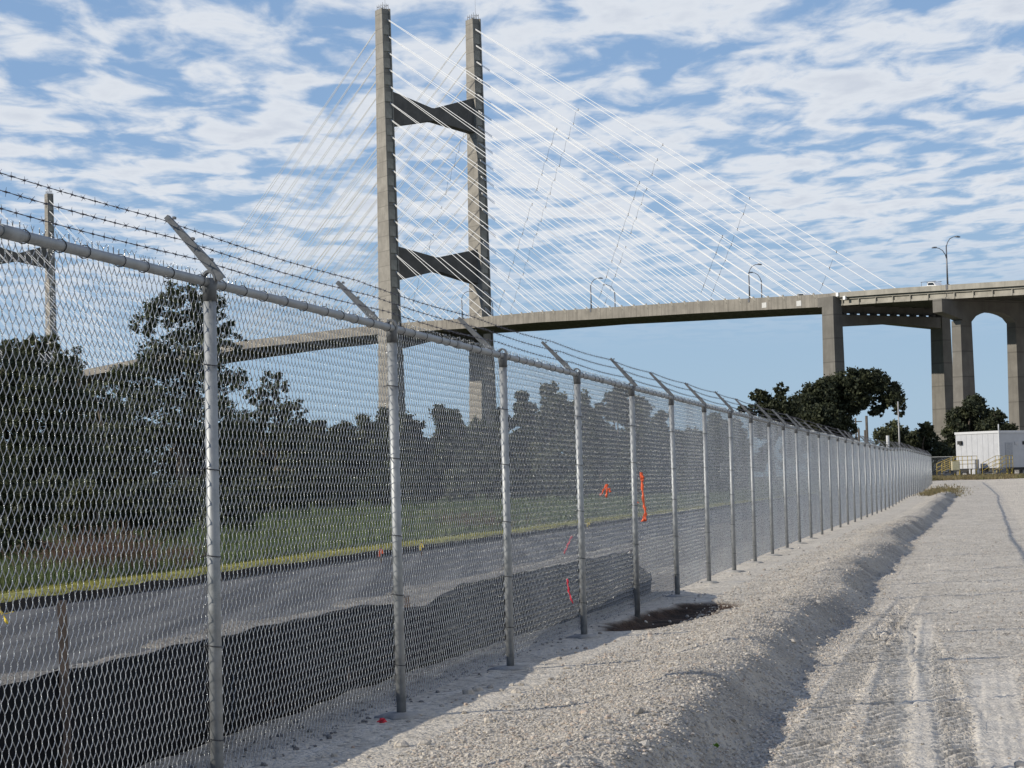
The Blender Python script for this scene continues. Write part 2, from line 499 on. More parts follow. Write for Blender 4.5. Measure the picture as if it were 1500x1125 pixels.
# raised grass verge with a raw soil edge towards the road
ys = np.geomspace(8, 300, 260)
sec = [(-8.85, -0.06), (-8.95, 0.02), (-9.02, 0.075), (-9.35, 0.12), (-9.75, 0.11), (-10.1, -0.05)]
V = []
for i, y in enumerate(ys):
    for j, (l, z) in enumerate(sec):
        jl = l + (0.10 * vnoise(np.array([y]), np.array([j]), 0.8, 20)[0] if j < 3 else 0)
        V.append((float(fence_x(y)) + jl, y, z + 0.05 * float(vnoise(np.array([y]), np.array([l]), 0.5, 21)[0])))
k = len(sec)
Q = [(i * k + j, i * k + j + 1, (i + 1) * k + j + 1, (i + 1) * k + j) for i in range(len(ys) - 1) for j in range(k - 1)]
vm = np_mesh('grass_verge', np.array(V), np.array(Q), MSOIL, False)
MVERGE = simple('verge_grass', (0.24, 0.23, 0.065), 0.9, 0, 0.3, 3, 0.15)
vm.materials.append(MVERGE)
vm.polygons.foreach_set('material_index', np.tile(np.array([0, 0, 1, 1, 1]), len(ys) - 1))
structure(link('grass_verge', vm))

# ------------------------------------------------------------------ chain link fence
SP = 3.155                                   # post spacing
DX, DY = FS / math.hypot(1, FS), 1 / math.hypot(1, FS)
posts = []
y = 12.97 - 2 * SP * DY
while y < 150:
    posts.append(Vector((float(fence_x(y)), y, 0)))
    y += SP * DY
posts[1] = Vector((float(fence_x(9.80)), 9.80, 0))
for p in posts: p.z = 0.2 * float(sstep(80, 105, p.y))
# last stretch swings away behind the trees
for i in range(10):
    a = math.atan2(DY, DX) + math.radians(14 + 5 * i)
    posts.append(posts[-1] + Vector((math.cos(a), math.sin(a), 0)) * SP)
FH = 2.49
fence = thing('chain_link_fence', 'tall galvanised chain link fence topped with three strands of barbed wire along the gravel road', 'fence',
              (posts[0].x, posts[0].y, 0))
def fpar(o):                                  # parent at the fence's base point keeping place
    o.parent = fence
    o.location = o.location - fence.location
    return o

D, DH = 0.0925, 0.058                      # stretched mesh: tall diamonds
def chain_mesh(name, sub, sides, seed, rad=0.0017):
    r = np.random.default_rng(seed)
    nw = int(round(SP / (DH / 2)))
    w = SP / nw
    nz = int(FH / D)
    z0 = FH - 0.012 - nz * D
    Vs = []; Fs = []; off = 0
    ang = np.arange(sides) * 2 * math.pi / sides + 0.4
    for i in range(nw):
        ns = nz * 2
        s = np.linspace(0, ns, ns * sub + 1)
        if i % 2: ph = s + 1
        else: ph = s
        k = np.floor(ph); fr = ph - k
        tri = np.where(k % 2 == 0, fr, 1 - fr)
        tri = 0.72 * tri + 0.28 * (0.5 - 0.5 * np.cos(np.pi * tri))   # rounded bends
        tri = tri * 1.16 - 0.08
        x = (i + tri) * w
        dep = np.where(k % 2 == 0, -0.0048, 0.0008) * np.sin(np.pi * fr)
        z = z0 + s * D / 2
        # slack: gentle waves of the whole fabric (shared by all wires)
        x = x + 0.002 * np.sin(z * 2.1 + seed) * np.sin(x * 1.0 * math.pi / SP)
        z = z + 0.002 * np.sin(x * 2.3 + seed * 2) * np.sin(math.pi * x / SP)
        bow = 0.2 * (0.018 * np.sin(x * 2.7 + seed) + 0.014 * np.sin(z * 3.1 + x * 1.7 + seed * 1.3)) * np.sin(math.pi * x / SP)
        P = np.stack([x, 0.042 + dep + bow, z], -1)
        T = np.gradient(P, axis=0)
        T /= np.linalg.norm(T, axis=1)[:, None]
        A = np.cross(T, np.array([0, 1.0, 0.13])); A /= np.linalg.norm(A, axis=1)[:, None]
        B = np.cross(T, A)
        ring = P[:, None, :] + rad * (np.cos(ang)[None, :, None] * A[:, None, :] + np.sin(ang)[None, :, None] * B[:, None, :])
        n = len(P)
        Vs.append(ring.reshape(-1, 3))
        ii = np.arange((n - 1))[:, None] * sides; kk = np.arange(sides)[None, :]; k2 = (kk + 1) % sides
        Fs.append((np.stack([ii + kk, ii + sides + kk, ii + sides + k2, ii + k2], -1).reshape(-1, 4)) + off)
        off += n * sides
    v = np.concatenate(Vs); f = np.concatenate(Fs)
    # twisted selvage: Y shaped spikes standing above the top rail
    mb = MB()
    ztop = z0 + nz * D
    j = 0
    for i in range(1, nw, 2):
        x = i * w + r.normal(0, 0.004)
        zt = ztop + 0.016 + r.normal(0, 0.004)
        tilt = r.normal(0, 0.008)
        mb.tube((x, 0.042, ztop - 0.015), (x + tilt, 0.042, zt), rad * 1.7, rad * 1.5, 5)
        sx = 0.014 + r.normal(0, 0.002); sy = r.normal(0, 0.007)
        mb.tube((x + tilt, 0.042, zt), (x + tilt - sx, 0.042 - sy, zt + 0.021), rad * 1.15, rad * 0.8, 4)
        mb.tube((x + tilt, 0.042, zt), (x + tilt + sx, 0.042 + sy, zt + 0.020), rad * 1.15, rad * 0.8, 4)
    q4 = [ff for ff in mb.f if len(ff) == 4]
    v2 = np.array([tuple(p) for p in mb.v])
    v = np.concatenate([v, v2]); f = np.concatenate([f, np.array(q4) + off])
    return np_mesh(name, v, f, MW, True)
chain_hi = [chain_mesh('chain_link_mesh', 6, 4, s) for s in (1, 2)]
chain_lo = [chain_mesh('chain_link_mesh', 3, 3, s, 0.0018) for s in (3, 4)]

RAILZ = 2.45
post_me = MB().path([(0, 0, -0.35), (0, 0, FH - 0.05)], 0.031, 14).mesh('post', MG)
foot = MB()
vs = []
for kk, (rr, zz_) in enumerate([(0.16, -0.08), (0.15, 0.006), (0.11, 0.022), (0.03, 0.03)]):
    for a in range(14):
        t = a * math.tau / 14
        rj = rr * (1 + 0.18 * math.sin(3 * t + kk) + 0.1 * math.sin(5 * t))
        vs.append((rj * math.cos(t), rj * math.sin(t), zz_))
foot.add(vs, [(i * 14 + a, i * 14 + (a + 1) % 14, (i + 1) * 14 + (a + 1) % 14, (i + 1) * 14 + a) for i in range(3) for a in range(14)] + [tuple(42 + a for a in range(14))], True)
foot_me = foot.mesh('footing', simple('footing_concrete', (0.30, 0.29, 0.27), 0.9, 0, 0.2, 12, bmp=0.01))
cap = MB()
cap.path([(0, 0, FH - 0.13), (0, 0, FH - 0.035), (0, 0, FH - 0.02)], [0.0345, 0.0345, 0.028], 14)
# loop through which the rail runs
n = 16
ring = []
for i in range(n):
    t = i * math.tau / n
    for (rr, xx) in ((0.0265, -0.018), (0.036, -0.018), (0.036, 0.018), (0.0265, 0.018)):
        ring.append((xx, rr * math.cos(t), RAILZ + 0.012 + 1.3 * rr * math.sin(t)))
cap.add(ring, [(i * 4 + a, i * 4 + (a + 1) % 4, ((i + 1) % n) * 4 + (a + 1) % 4, ((i + 1) % n) * 4 + a) for i in range(n) for a in range(4)])
cap_me = cap.mesh('post_cap', MARM)
# outward arm: a tapered pressed channel, in the plane across the fence (local y,z)
arm = MB()
u = Vector((0, 0.68, 0.733)); wv = Vector((0, 0.733, -0.68)); o_ = Vector((0, 0.012, RAILZ + 0.038))
def armp(t, s): return o_ + u * t + wv * s
ta = [(-0.035, -0.014, 0.020), (0.06, -0.022, 0.022), (0.385, -0.012, 0.012)]
for x0, x1 in ((-0.017, -0.0125),):           # web plate facing along the fence
    pl = [(armp(t, a).y, armp(t, a).z) for t, a, b_ in ta] + [(armp(t, b_).y, armp(t, b_).z) for t, a, b_ in ta[::-1]]
    arm.prism(pl, 0, x0, x1)
for side in (1, 2):                            # two flanges
    for i in range(2):
        t0, t1 = ta[i], ta[i + 1]
        sgn = 1 if side == 1 else -1
        p = [armp(t0[0], t0[side]), armp(t1[0], t1[side]), armp(t1[0], t1[side] + sgn * 0.004), armp(t0[0], t0[side] + sgn * 0.004)]
        arm.prism([(q_.y, q_.z) for q_ in p], 0, -0.0125, 0.017)
for t in (0.075, 0.215, 0.355):                # clips that hold the strands
    c_ = armp(t, -0.024)
    arm.box(-0.012, 0.012, c_.y - 0.006, c_.y + 0.006, c_.z - 0.006, c_.z + 0.006)
arm_me = arm.mesh('barb_arm', MARM)
WIRE = [armp(t, -0.028) for t in (0.075, 0.215, 0.355)]
rail_me = MB().path([(0, 0, RAILZ), (SP * 0.55, 0, RAILZ), (SP, 0, RAILZ)], [0.0225, 0.0225, 0.0225], 14, False).mesh('top_rail', MG)
slv_me = MB().path([(-0.09, 0, RAILZ), (0.09, 0, RAILZ)], 0.027, 14).mesh('rail_sleeve', MG)
tm = MB()
pts = [(0.012 * math.sin(a * 0.5), 0.0275 * math.cos(a), 0.0275 * math.sin(a)) for a in np.linspace(-0.3, math.tau * 0.95, 14)]
pts.append((-0.03, 0.05, 0.02)); tm.path(pts, 0.0022, 4)
railtie_me = tm.mesh('tie_wire', MTIE)
tm = MB()
pts = [(0.036 * math.cos(a), 0.036 * math.sin(a), 0.006 * math.sin(a)) for a in np.linspace(math.radians(60), math.radians(490), 16)]
pts = [(0.06, 0.046, 0.004)] + pts + [(-0.06, 0.046, -0.006)]
tm.path(pts, 0.0022, 4)
posttie_me = tm.mesh('tie_wire', MTIE)
def barbed(seed):
    r = random.Random(seed)
    mb = MB()
    n = 26
    for k in range(2):
        pts = []
        for i in range(61):
            x = SP * i / 60
            s = -0.016 * math.sin(math.pi * i / 60)
            t = i * 1.9 + k * math.pi
            pts.append((x, 0.0013 * math.cos(t), s + 0.0013 * math.sin(t)))
        mb.path(pts, 0.0015, 4, False)
    for i in range(n):
        x = SP * (i + 0.5 + r.uniform(-0.1, 0.1)) / n
        s = -0.016 * math.sin(math.pi * x / SP)
        mb.tube((x - 0.007, 0, s), (x + 0.007, 0, s), 0.0045, 0.0045, 6)
        a0 = r.uniform(0, 3.14)
        for q_ in range(4):
            a = a0 + q_ * math.pi / 2
            d = Vector((r.uniform(-0.5, 0.5), math.cos(a), math.sin(a))).normalized()
            c_ = Vector((x + (q_ - 1.5) * 0.003, 0, s))
            mb.tube(c_, c_ + d * 0.019, 0.0017, 0.0008, 4)
    return mb.mesh('barbed_wire', MBARB)
barb_me = [barbed(s) for s in range(3)]
for i, p in enumerate(posts):
    nx = posts[min(i + 1, len(posts) - 1)]; pv = posts[max(i - 1, 0)]
    d = (nx - p) if i < len(posts) - 1 else (p - pv)
    ang = math.atan2(d.y, d.x)
    po = fpar(link('post', post_me, None, p, ang + random.uniform(-.02, .02)))
    po.rotation_euler.x = random.uniform(-0.004, 0.004); po.rotation_euler.y = random.uniform(-0.004, 0.004)
    link('post_cap', cap_me, po); link('barb_arm', arm_me, po).rotation_euler = (random.uniform(-.03, .03), 0, random.uniform(-.05, .05))
    if i < 14 and i not in (0, 5): link('footing', foot_me, po, (0, 0, 0.0), random.uniform(0, 6))
    if i < 10:
        for z in np.arange(0.28, FH - 0.2, 0.44):
            link('tie_wire', posttie_me, po, (0, 0, z + random.uniform(-.05, .05)), random.uniform(-.1, .1))
    if i == len(posts) - 1: break
    pa = math.atan2(d.z, math.hypot(d.x, d.y))
    sc = d.length / SP
    lst = chain_hi if i < 7 else chain_lo
    co = fpar(link('chain_link_mesh', lst[i % 2], None, p, ang, (sc, 1, 1)))
    ro = fpar(link('top_rail', rail_me, None, p, ang, (sc, 1, 1)))
    if i < 14:
        link('rail_sleeve', slv_me, ro, (1.0 + (i % 3) * 0.35, 0, 0)) if i % 2 == 0 else None
        for k in range(10):
            link('tie_wire', railtie_me, ro, (SP * (k + 0.5) / 10 + random.uniform(-.05, .05), 0, RAILZ), random.uniform(-.25, .25))
    for k in range(3):
        b_ = fpar(link('barbed_wire', barb_me[(i + k) % 3], None, p, ang, (sc, 1, 1)))
        b_.location += Matrix.Rotation(ang, 3, 'Z') @ WIRE[k]

# ------------------------------------------------------------------ silt fence behind it
MSILT = simple('black_silt_fabric', (0.008, 0.009, 0.011), 0.85, 0, 0.35, 9, 0.08, 0.006)
MWOOD = simple('weathered_stake', (0.10, 0.075, 0.06), 0.85, 0, 0.3, 14)
silt = thing('silt_fence', 'low black fabric silt fence on wooden stakes just behind the chain link', 'silt fence', (float(fence_x(10)) - 0.8, 10, 0))
L_of = lambda Y: -0.80 + 0.30 * float(sstep(14, 27, Y)) + 0.015 * math.sin(Y * 0.9)
sty = []
Y = 6.8
while Y < 26.6: sty.append(Y); Y += 1.55
pts = []
for Y in np.arange(7.0, 26.6, 0.12):
    X = float(fence_x(Y)) + L_of(Y) + 0.008 * math.sin(Y * 6.3)
    k = min(range(len(sty)), key=lambda j: abs(sty[j] - Y))
    sag = min(1, abs(sty[k] - Y) / 0.75) ** 1.5
    top = 0.60 - 0.010 * sag - 0.11 * math.exp(-((Y - 16.3) / 0.75) ** 2) - 0.34 * float(sstep(24.6, 26.5, Y))
    bot = terrain_z(X, Y) - 0.04
    pts.append((X, Y, top + 0.006 * math.sin(Y * 9), bot))
vs = []; fs = []
for i, (X, Y, t, b_) in enumerate(pts):
    for j in range(5):
        f_ = j / 4
        bul = 0.025 * math.sin(f_ * math.pi) * (0.5 + math.sin(Y * 3.7 + j)) + 0.006 * math.sin(Y * 8 + j * 2)
        vs.append((X + bul - silt.location.x, Y - 10, b_ + (t - b_) * f_))
for i in range(len(pts) - 1):
    for j in range(4): fs.append((i * 5 + j, (i + 1) * 5 + j, (i + 1) * 5 + j + 1, i * 5 + j + 1))
m = MB().add(vs, fs, True).build('fabric', MSILT, silt)
so_ = m.modifiers.new('thickness', 'SOLIDIFY'); so_.thickness = 0.004
stake_me = MB().box(-0.022, 0.022, -0.022, 0.022, -0.2, 0.66).mesh('stake', MWOOD)
for i, Y in enumerate(sty):
    X = float(fence_x(Y)) + L_of(Y) + (0.035 if i == 2 else -0.035)
    s_ = link('stake', stake_me, silt, (X - silt.location.x, Y - 10, (0.28 if i == 2 else -0.07)), random.uniform(-.3, .3))
    s_.rotation_euler.x = random.uniform(-.05, .05); s_.rotation_euler.y = random.uniform(-.05, .05)

# ------------------------------------------------------------------ cable-stayed bridge
AX = Vector((0.5201, -0.8541, 0))
BC = Vector((-22.2, 609.0, 0))
BR = math.atan2(AX.y, AX.x)
bridge = thing('cable_stayed_bridge', 'long concrete cable-stayed bridge with tall H-shaped towers and white stays above the trees', 'bridge', BC, BR)
TT = np.array([-640, -500, -396, -295, -198, -105, -34, 0, 41.6, 80, 113, 150, 194, 218, 254, 420])
TH = np.array([36, 43.8, 49.3, 51.7, 52.5, 52.0, 50.3, 49.3, 47.3, 45.9, 44.2, 42.4, 40.0, 38.95, 37.1, 29.5])
def prof(t): return float(np.interp(t, TT, TH))       # top of the parapet
def lp(p):                                           # world -> bridge local
    return Matrix.Rotation(-BR, 3, 'Z') @ (Vector(p) - BC)
LEVELS = [139 - 5.0 * k for k in range(18)]
def legW(z): return float(np.interp(z, [0, 50, 142.5], [10.8, 8.2, 4.2]))
def leg_mesh():
    mb = MB()
    zs = [0, 25, 46, 52, 80, 110, 142.5]
    for a, b_ in zip(zs[:-1], zs[1:]):
        for yw in (1,):
            wa, wb = legW(a) / 2 - 0.5, legW(b_) / 2 - 0.5
            ya = float(np.interp(a, [0, 46, 52, 142.5], [2.1, 1.8, 1.55, 1.45])); yb = float(np.interp(b_, [0, 46, 52, 142.5], [2.1, 1.8, 1.55, 1.45]))
            v = [(sx * w, sy * yy, z) for (w, yy, z) in ((wa, ya, a), (wb, yb, b_)) for sx, sy in ((-1, -1), (1, -1), (1, 1), (-1, 1))]
            mb.add(v, [(0, 1, 5, 4), (1, 2, 6, 5), (2, 3, 7, 6), (3, 0, 4, 7)] + ([(4, 5, 6, 7)] if b_ == 142.5 else []))
            # edge ribs along both cable faces
            for sx in (-1, 1):
                for sy in (-1, 1):
                    x0a, x1a = sx * wa, sx * (wa + 0.5); x0b, x1b = sx * wb, sx * (wb + 0.5)
                    y0a, y1a = sy * (ya - 0.38), sy * ya; y0b, y1b = sy * (yb - 0.38), sy * yb
                    v = [(x0a, y0a, a), (x1a, y0a, a), (x1a, y1a + sy * 0.003, a), (x0a, y1a + sy * 0.003, a), (x0b, y0b, b_), (x1b, y0b, b_), (x1b, y1b + sy * 0.003, b_), (x0b, y1b + sy * 0.003, b_)]
                    mb.add(v, [(0, 1, 5, 4), (1, 2, 6, 5), (2, 3, 7, 6), (3, 0, 4, 7), (4, 5, 6, 7)])
    return mb.mesh('leg', MCON)
leg_me = leg_mesh()
def block_mesh():
    return MB().box(-0.42, -0.16, -1.0, 1.0, -1.45, 1.45).mesh('anchor_block', MGIRD)
block_me = block_mesh()
def strut(zo0, zi0, zi1, zo1, th):
    """bow-tie beam between the legs: outer bottom/top, middle bottom/top"""
    yo = 14.41
    poly = [(-yo, zo0), (-0.4, zi0), (0.4, zi0), (yo, zo0), (yo, zo1), (0.4, zi1), (-0.4, zi1), (-yo, zo1)]
    mb = MB()
    n = len(poly)
    for (a, b_) in (((0, 1, 6, 7), 1), ((1, 2, 5, 6), 1), ((2, 3, 4, 5), 1)):
        pl = [poly[k] for k in a]
        mb.add([(-th, *q_) for q_ in pl] + [(th, *q_) for q_ in pl],
               [(0, 1, 2, 3), (7, 6, 5, 4)] + [(0, 4, 5, 1), (2, 6, 7, 3)] + [(3, 7, 4, 0), (1, 5, 6, 2)])
    mb.box(-th - 0.02, th + 0.02, -0.15, 0.15, zi0 - 0.02, zi1 + 0.02)
    return mb
cap_rail = MB()
for sx in (-1.8, -0.6, 0.6, 1.8):
    for sy in (-0.9, 0.9):
        cap_rail.tube((sx, sy, 142.5), (sx + random.uniform(-.1, .1), sy, 143.9 + random.uniform(0, .5)), 0.09, 0.07, 5)
for sy in (-0.9, 0.9): cap_rail.tube((-1.8, sy, 143.5), (1.8, sy, 143.5), 0.06, 0.06, 5)
for sx in (-1.8, 1.8): cap_rail.tube((sx, -0.9, 143.5), (sx, 0.9, 143.5), 0.06, 0.06, 5)
cap_rail.tube((1.0, 0.3, 142.5), (1.0, 0.3, 149), 0.05, 0.03, 5)
caprail_me = cap_rail.mesh('top_railing', simple('grey_railing', (0.25, 0.25, 0.26), 0.6, 0.5))
stay_me = MB().path([(0, 0, 0), (0, 0, 1)], 1.0, 6, False).mesh('stay_cable', MSTAY)
def rod(name, me, a, b_, r, parent):
    d = Vector(b_) - Vector(a)
    o = link(name, me, parent, a)
    o.rotation_mode = 'QUATERNION'
    o.rotation_quaternion = d.to_track_quat('Z', 'Y')
    o.scale = (r, r, d.length)
    return o
def tower(t0):
    tw = link('tower', None, bridge, (t0, 0, 0))
    for off in (-15.5, 15.5):
        link('leg', leg_me, tw, (0, off, 0))
        link('top_railing', caprail_me, tw, (0, off, 0))
        for k in range(17):
            z = LEVELS[k] - 2.5 - 0.35
            for s in (-1, 1):
                if t0 < 0 and s < 0: continue
                b_ = link('anchor_block', block_me, tw, (s * (legW(z) / 2 - 0.06), off, z))
                if s < 0: b_.rotation_euler.z = math.pi
                # follow the batter of the leg
                b_.rotation_euler.y = -math.atan(0.0216) * 1
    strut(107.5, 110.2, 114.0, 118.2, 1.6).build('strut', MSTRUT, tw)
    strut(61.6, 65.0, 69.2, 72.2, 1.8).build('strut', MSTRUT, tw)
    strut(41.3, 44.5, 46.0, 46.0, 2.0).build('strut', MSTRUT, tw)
    return tw
tower(0.0); tower(-396.0)
def stays(t0, sides, planes):
    out = {}
    for s in sides:
        for off in planes:
            for k in range(18):
                for j in range(2):
                    zt = LEVELS[k] + (0.12 if j == 0 else -0.12)
                    td = t0 + s * (192.0 - 5.2 * (2 * k + j))
                    a = (t0 + s * (legW(zt) / 2 - 0.4), off, zt + (0.3))
                    b_ = (td, math.copysign(14.1, off), prof(td) - 0.55)
                    rod('stay_cable', stay_me, a, b_, 0.082, bridge)
                    out[(s, off > 0, k, j)] = (Vector(a), Vector(b_))
    return out
st = stays(0.0, (1, -1), (-14.9, 14.9))
stays(-396.0, (1,), (-14.9, 14.9))
# cross ties: thin ropes with clamps, square to the stays
clamp_me = MB().path([(0, 0, -0.28), (0, 0, 0.28)], 0.11, 6).mesh('tie_clamp', MTIES)
def on_cable(c, t):
    a, b_ = c
    f_ = (t - a.x) / (b_.x - a.x)
    return a + (b_ - a) * f_, f_
for far in (False, True):
    for t_top, lean, k0, k1 in ((52, 0.62, 1, 17), (92, 0.62, 0, 14), (128, 0.62, 0, 11), (160, 0.62, 0, 5)):
        prev = None; t = t_top + (6 if far else 0); rope = []
        for k in range(k0, k1):
            for j in range(2):
                c = st[(1, far, k, j)]
                p, f_ = on_cable(c, t)
                if f_ > 0.97 or f_ < 0.02: continue
                rope.append(p)
                t -= 0.62 * 2.1
        if len(rope) < 3: continue
        tr = link('cross_tie', None, bridge, rope[0])
        for a, b_ in zip(rope[:-1], rope[1:]):
            if random.random() < 0.12: continue
            rod('tie_rope', stay_me, a - rope[0], b_ - rope[0], 0.03, tr)
        tr.children[0].data = stay_me
        for i, p in enumerate(rope):
            if i % 2 == 0: link('tie_clamp', clamp_me, tr, p - rope[0])
for o in list(bpy.data.objects):
    if o.name.startswith('tie_rope'):
        o.data = bpy.data.meshes.get('tie_rope_mesh') or (lambda m: (setattr(m, 'name', 'tie_rope_mesh'), m.materials.clear(), m.materials.append(MTIES), m)[-1])(stay_me.copy())
def ribbon(mb, ts, y0, y1, dz0, dz1):
    """a long bar following the deck profile"""
    vs = []
    for t in ts:
        h = prof(t)
        vs += [(t, y0, h + dz0), (t, y1, h + dz0), (t, y1, h + dz1), (t, y0, h + dz1)]
    fs = []
    for i in range(len(ts) - 1):
        for a in range(4):
            fs.append((i * 4 + a, i * 4 + (a + 1) % 4, (i + 1) * 4 + (a + 1) % 4, (i + 1) * 4 + a))
    e = (len(ts) - 1) * 4
    fs += [(3, 2, 1, 0), (e, e + 1, e + 2, e + 3)]
    return mb.add(vs, fs)
ts = list(np.arange(-600, 194.0, 6.6)) + [198.2]
for s in (-1, 1):
    ya, yb = sorted((s * 13.0, s * 14.3))
    ribbon(MB(), ts, ya, yb, -2.75, -0.93).build('edge_girder', MDECK, bridge)
    ya, yb = sorted((s * 13.85, s * 14.25))
    ribbon(MB(), ts, ya, yb, -0.93, 0).build('parapet', MDECK, bridge)
ribbon(MB(), ts, -12.99, 12.99, -1.25, -0.90).build('deck_slab', MROAD, bridge)
fb_me = MB().box(-0.25, 0.25, -12.98, 12.98, -2.55, -1.26).mesh('floor_beam', MDECK)
for t in np.arange(-395, 193, 5.2):
    link('floor_beam', fb_me, bridge, (t, 0, prof(t)))
sl_me = MB().path([(0, 0, -0.9), (-0.85, 0, 0.35)], 0.22, 6).mesh('anchor_sleeve', MGIRD)
for k in range(36):
    t = 192.0 - 5.2 * k
    link('anchor_sleeve', sl_me, bridge, (t, -14.1, prof(t) - 0.05))
pl_me = MB().box(-0.8, 0.8, -14.36, -14.305, -2.3, -1.15).mesh('sign_plate', simple('pale_plate', (0.5, 0.5, 0.49), 0.6))
for t in (174.5, 186.5): link('sign_plate', pl_me, bridge, (t, 0, prof(t)))
# anchor pier
ap = link('anchor_pier', None, bridge, (198.5, 0, 0))
for off in (-15.3, 15.3):
    mb = MB()
    for a, b_ in ((0, 38.0 - 2.0),):
        v = [(sx * w, sy * yy, z) for (w, yy, z) in ((2.25, 1.45, 0), (1.8, 1.2, prof(198.5) - 2.85)) for sx, sy in ((-1, -1), (1, -1), (1, 1), (-1, 1))]
        mb.add(v, [(0, 1, 5, 4), (1, 2, 6, 5), (2, 3, 7, 6), (3, 0, 4, 7), (4, 5, 6, 7)])
    lg = mb.build('leg', MPIER, ap); lg.location = (0, off, 0)
    h = prof(198.5) - 2.84
    MB().box(-3.2, 1.8, -1.15, 1.15, h, h + 2.0).build('leg_head', MPIER, ap).location = (0, off, 0)
h = prof(198.5)
MB().prism([(-14.05, h - 7.1), (0, h - 6.3), (14.05, h - 7.1), (14.05, h - 4.65), (-14.05, h - 4.65)], 0, -1.6, 1.6).build('cross_beam', MPIER, ap)
bear_me = MB().box(-0.7, 0.7, -0.42, 0.42, 0, 0.46).mesh('bearing', MPIER)
for i in range(10): link('bearing', bear_me, ap, (0.4, -12.6 + 2.8 * i, h - 4.65))
MB().box(-0.5, 0.5, -14.0, 14.0, h - 4.2, h - 1.3).build('diaphragm', MPIER, ap)

# approach viaduct
via = thing('approach_viaduct', 'concrete girder viaduct with arched three-legged bents carrying the bridge road to the right', 'viaduct', BC + Matrix.Rotation(BR, 3, 'Z') @ Vector((198.5, 0, 0)), BR)
def vpar(o): o.location.x -= 198.5; return o
BENTS = [232.1, 282.0, 332.0]
ts = list(np.arange(198.7, 360, 5.0))
for s in (-1, 1):
    ya, yb = sorted((s * 15.0, s * 15.4)); vpar(ribbon(MB(), ts, ya, yb, -1.05, 0.0).build('parapet', MGIRD, via))
vpar(ribbon(MB(), ts, -14.99, 14.99, -1.15, -0.85).build('deck_slab', MROAD, via))
edges = [198.7] + BENTS + [357]
for a, b_ in zip(edges[:-1], edges[1:]):
    for i in range(9):
        y = -14.2 + 28.4 * i / 8
        tt = list(np.linspace(a + 0.08, b_ - 0.08, 5))
        mb = MB()
        ribbon(mb, tt, y - 0.55, y + 0.55, -1.5, -1.16)
        ribbon(mb, tt, y - 0.14, y + 0.14, -2.35, -1.502)
        ribbon(mb, tt, y - 0.38, y + 0.38, -2.75, -2.352)
        if i in (0, 8):
            for t in np.arange(a + 2.5, b_, 5.2): mb.box(t - 0.12, t + 0.12, y - 0.54, y + 0.54, prof(t) - 2.70, prof(t) - 1.55)
        vpar(mb.build('girder', MGIRD if i == 0 else MPIER, via))
for t in BENTS:
    h = prof(t) - 2.78
    b_ = vpar(link('bent', None, via, (t, 0, 0)))
    cs = [(-10.6, 1.5), (4.4, 1.5), (19.4, 1.5)]
    bot = []
    for (c0, _), (c1, _) in zip(cs[:-1], cs[1:]):
        l0, l1 = c0 + 1.5, c1 - 1.5
        for q_ in np.linspace(0, 1, 11):
            bot.append((l0 + (l1 - l0) * q_, h - 4.4 + 2.1 * math.sin(math.pi * min(1, max(0, q_))) ** 0.55))
    # cap built from slices so that arches stay convex
    mb = MB()
    xs = [(-16.9, h - 2.6), (-12.6, h - 3.7), (-10.6, h - 4.5)] + bot[:11] + [(4.4, h - 4.5)] + bot[11:] + [(19.4, h - 4.5), (21.0, h - 3.7), (25.0, h - 2.6)]
    n = len(xs)
    v = [(-1.3, x, z) for x, z in xs] + [(1.3, x, z) for x, z in xs] + [(-1.3, x, h) for x, z in xs] + [(1.3, x, h) for x, z in xs]
    f = []
    for i in range(n - 1):
        f += [(i, i + 1, 2 * n + i + 1, 2 * n + i), (n + i, 3 * n + i, 3 * n + i + 1, n + i + 1), (i, n + i, n + i + 1, i + 1), (2 * n + i, 2 * n + i + 1, 3 * n + i + 1, 3 * n + i)]
    f += [(0, 2 * n, 3 * n, n), (n - 1, 2 * n - 1, 4 * n - 1, 3 * n - 1)]
    mb.add(v, f).build('cap', MPIER, b_)
    for c0, _ in cs:
        v = [(sx * w, c0 + sy * yy, z) for (w, yy, z) in ((1.55, 1.8, 0), (1.25, 1.5, h - 4.2)) for sx, sy in ((-1, -1), (1, -1), (1, 1), (-1, 1))]
        MB().add(v, [(0, 1, 5, 4), (1, 2, 6, 5), (2, 3, 7, 6), (3, 0, 4, 7), (4, 5, 6, 7)]).build('column', MPIER, b_)
box_me = MB().box(-0.35, 0.35, -15.75, -15.41, -0.75, 0.05).mesh('sign_box', simple('white_box', (0.75, 0.75, 0.74), 0.5))
for t, dz in ((200.8, -0.1), (203.0, -0.9)):
    vpar(link('sign_box', box_me, via, (t, 0, prof(t) + dz)))

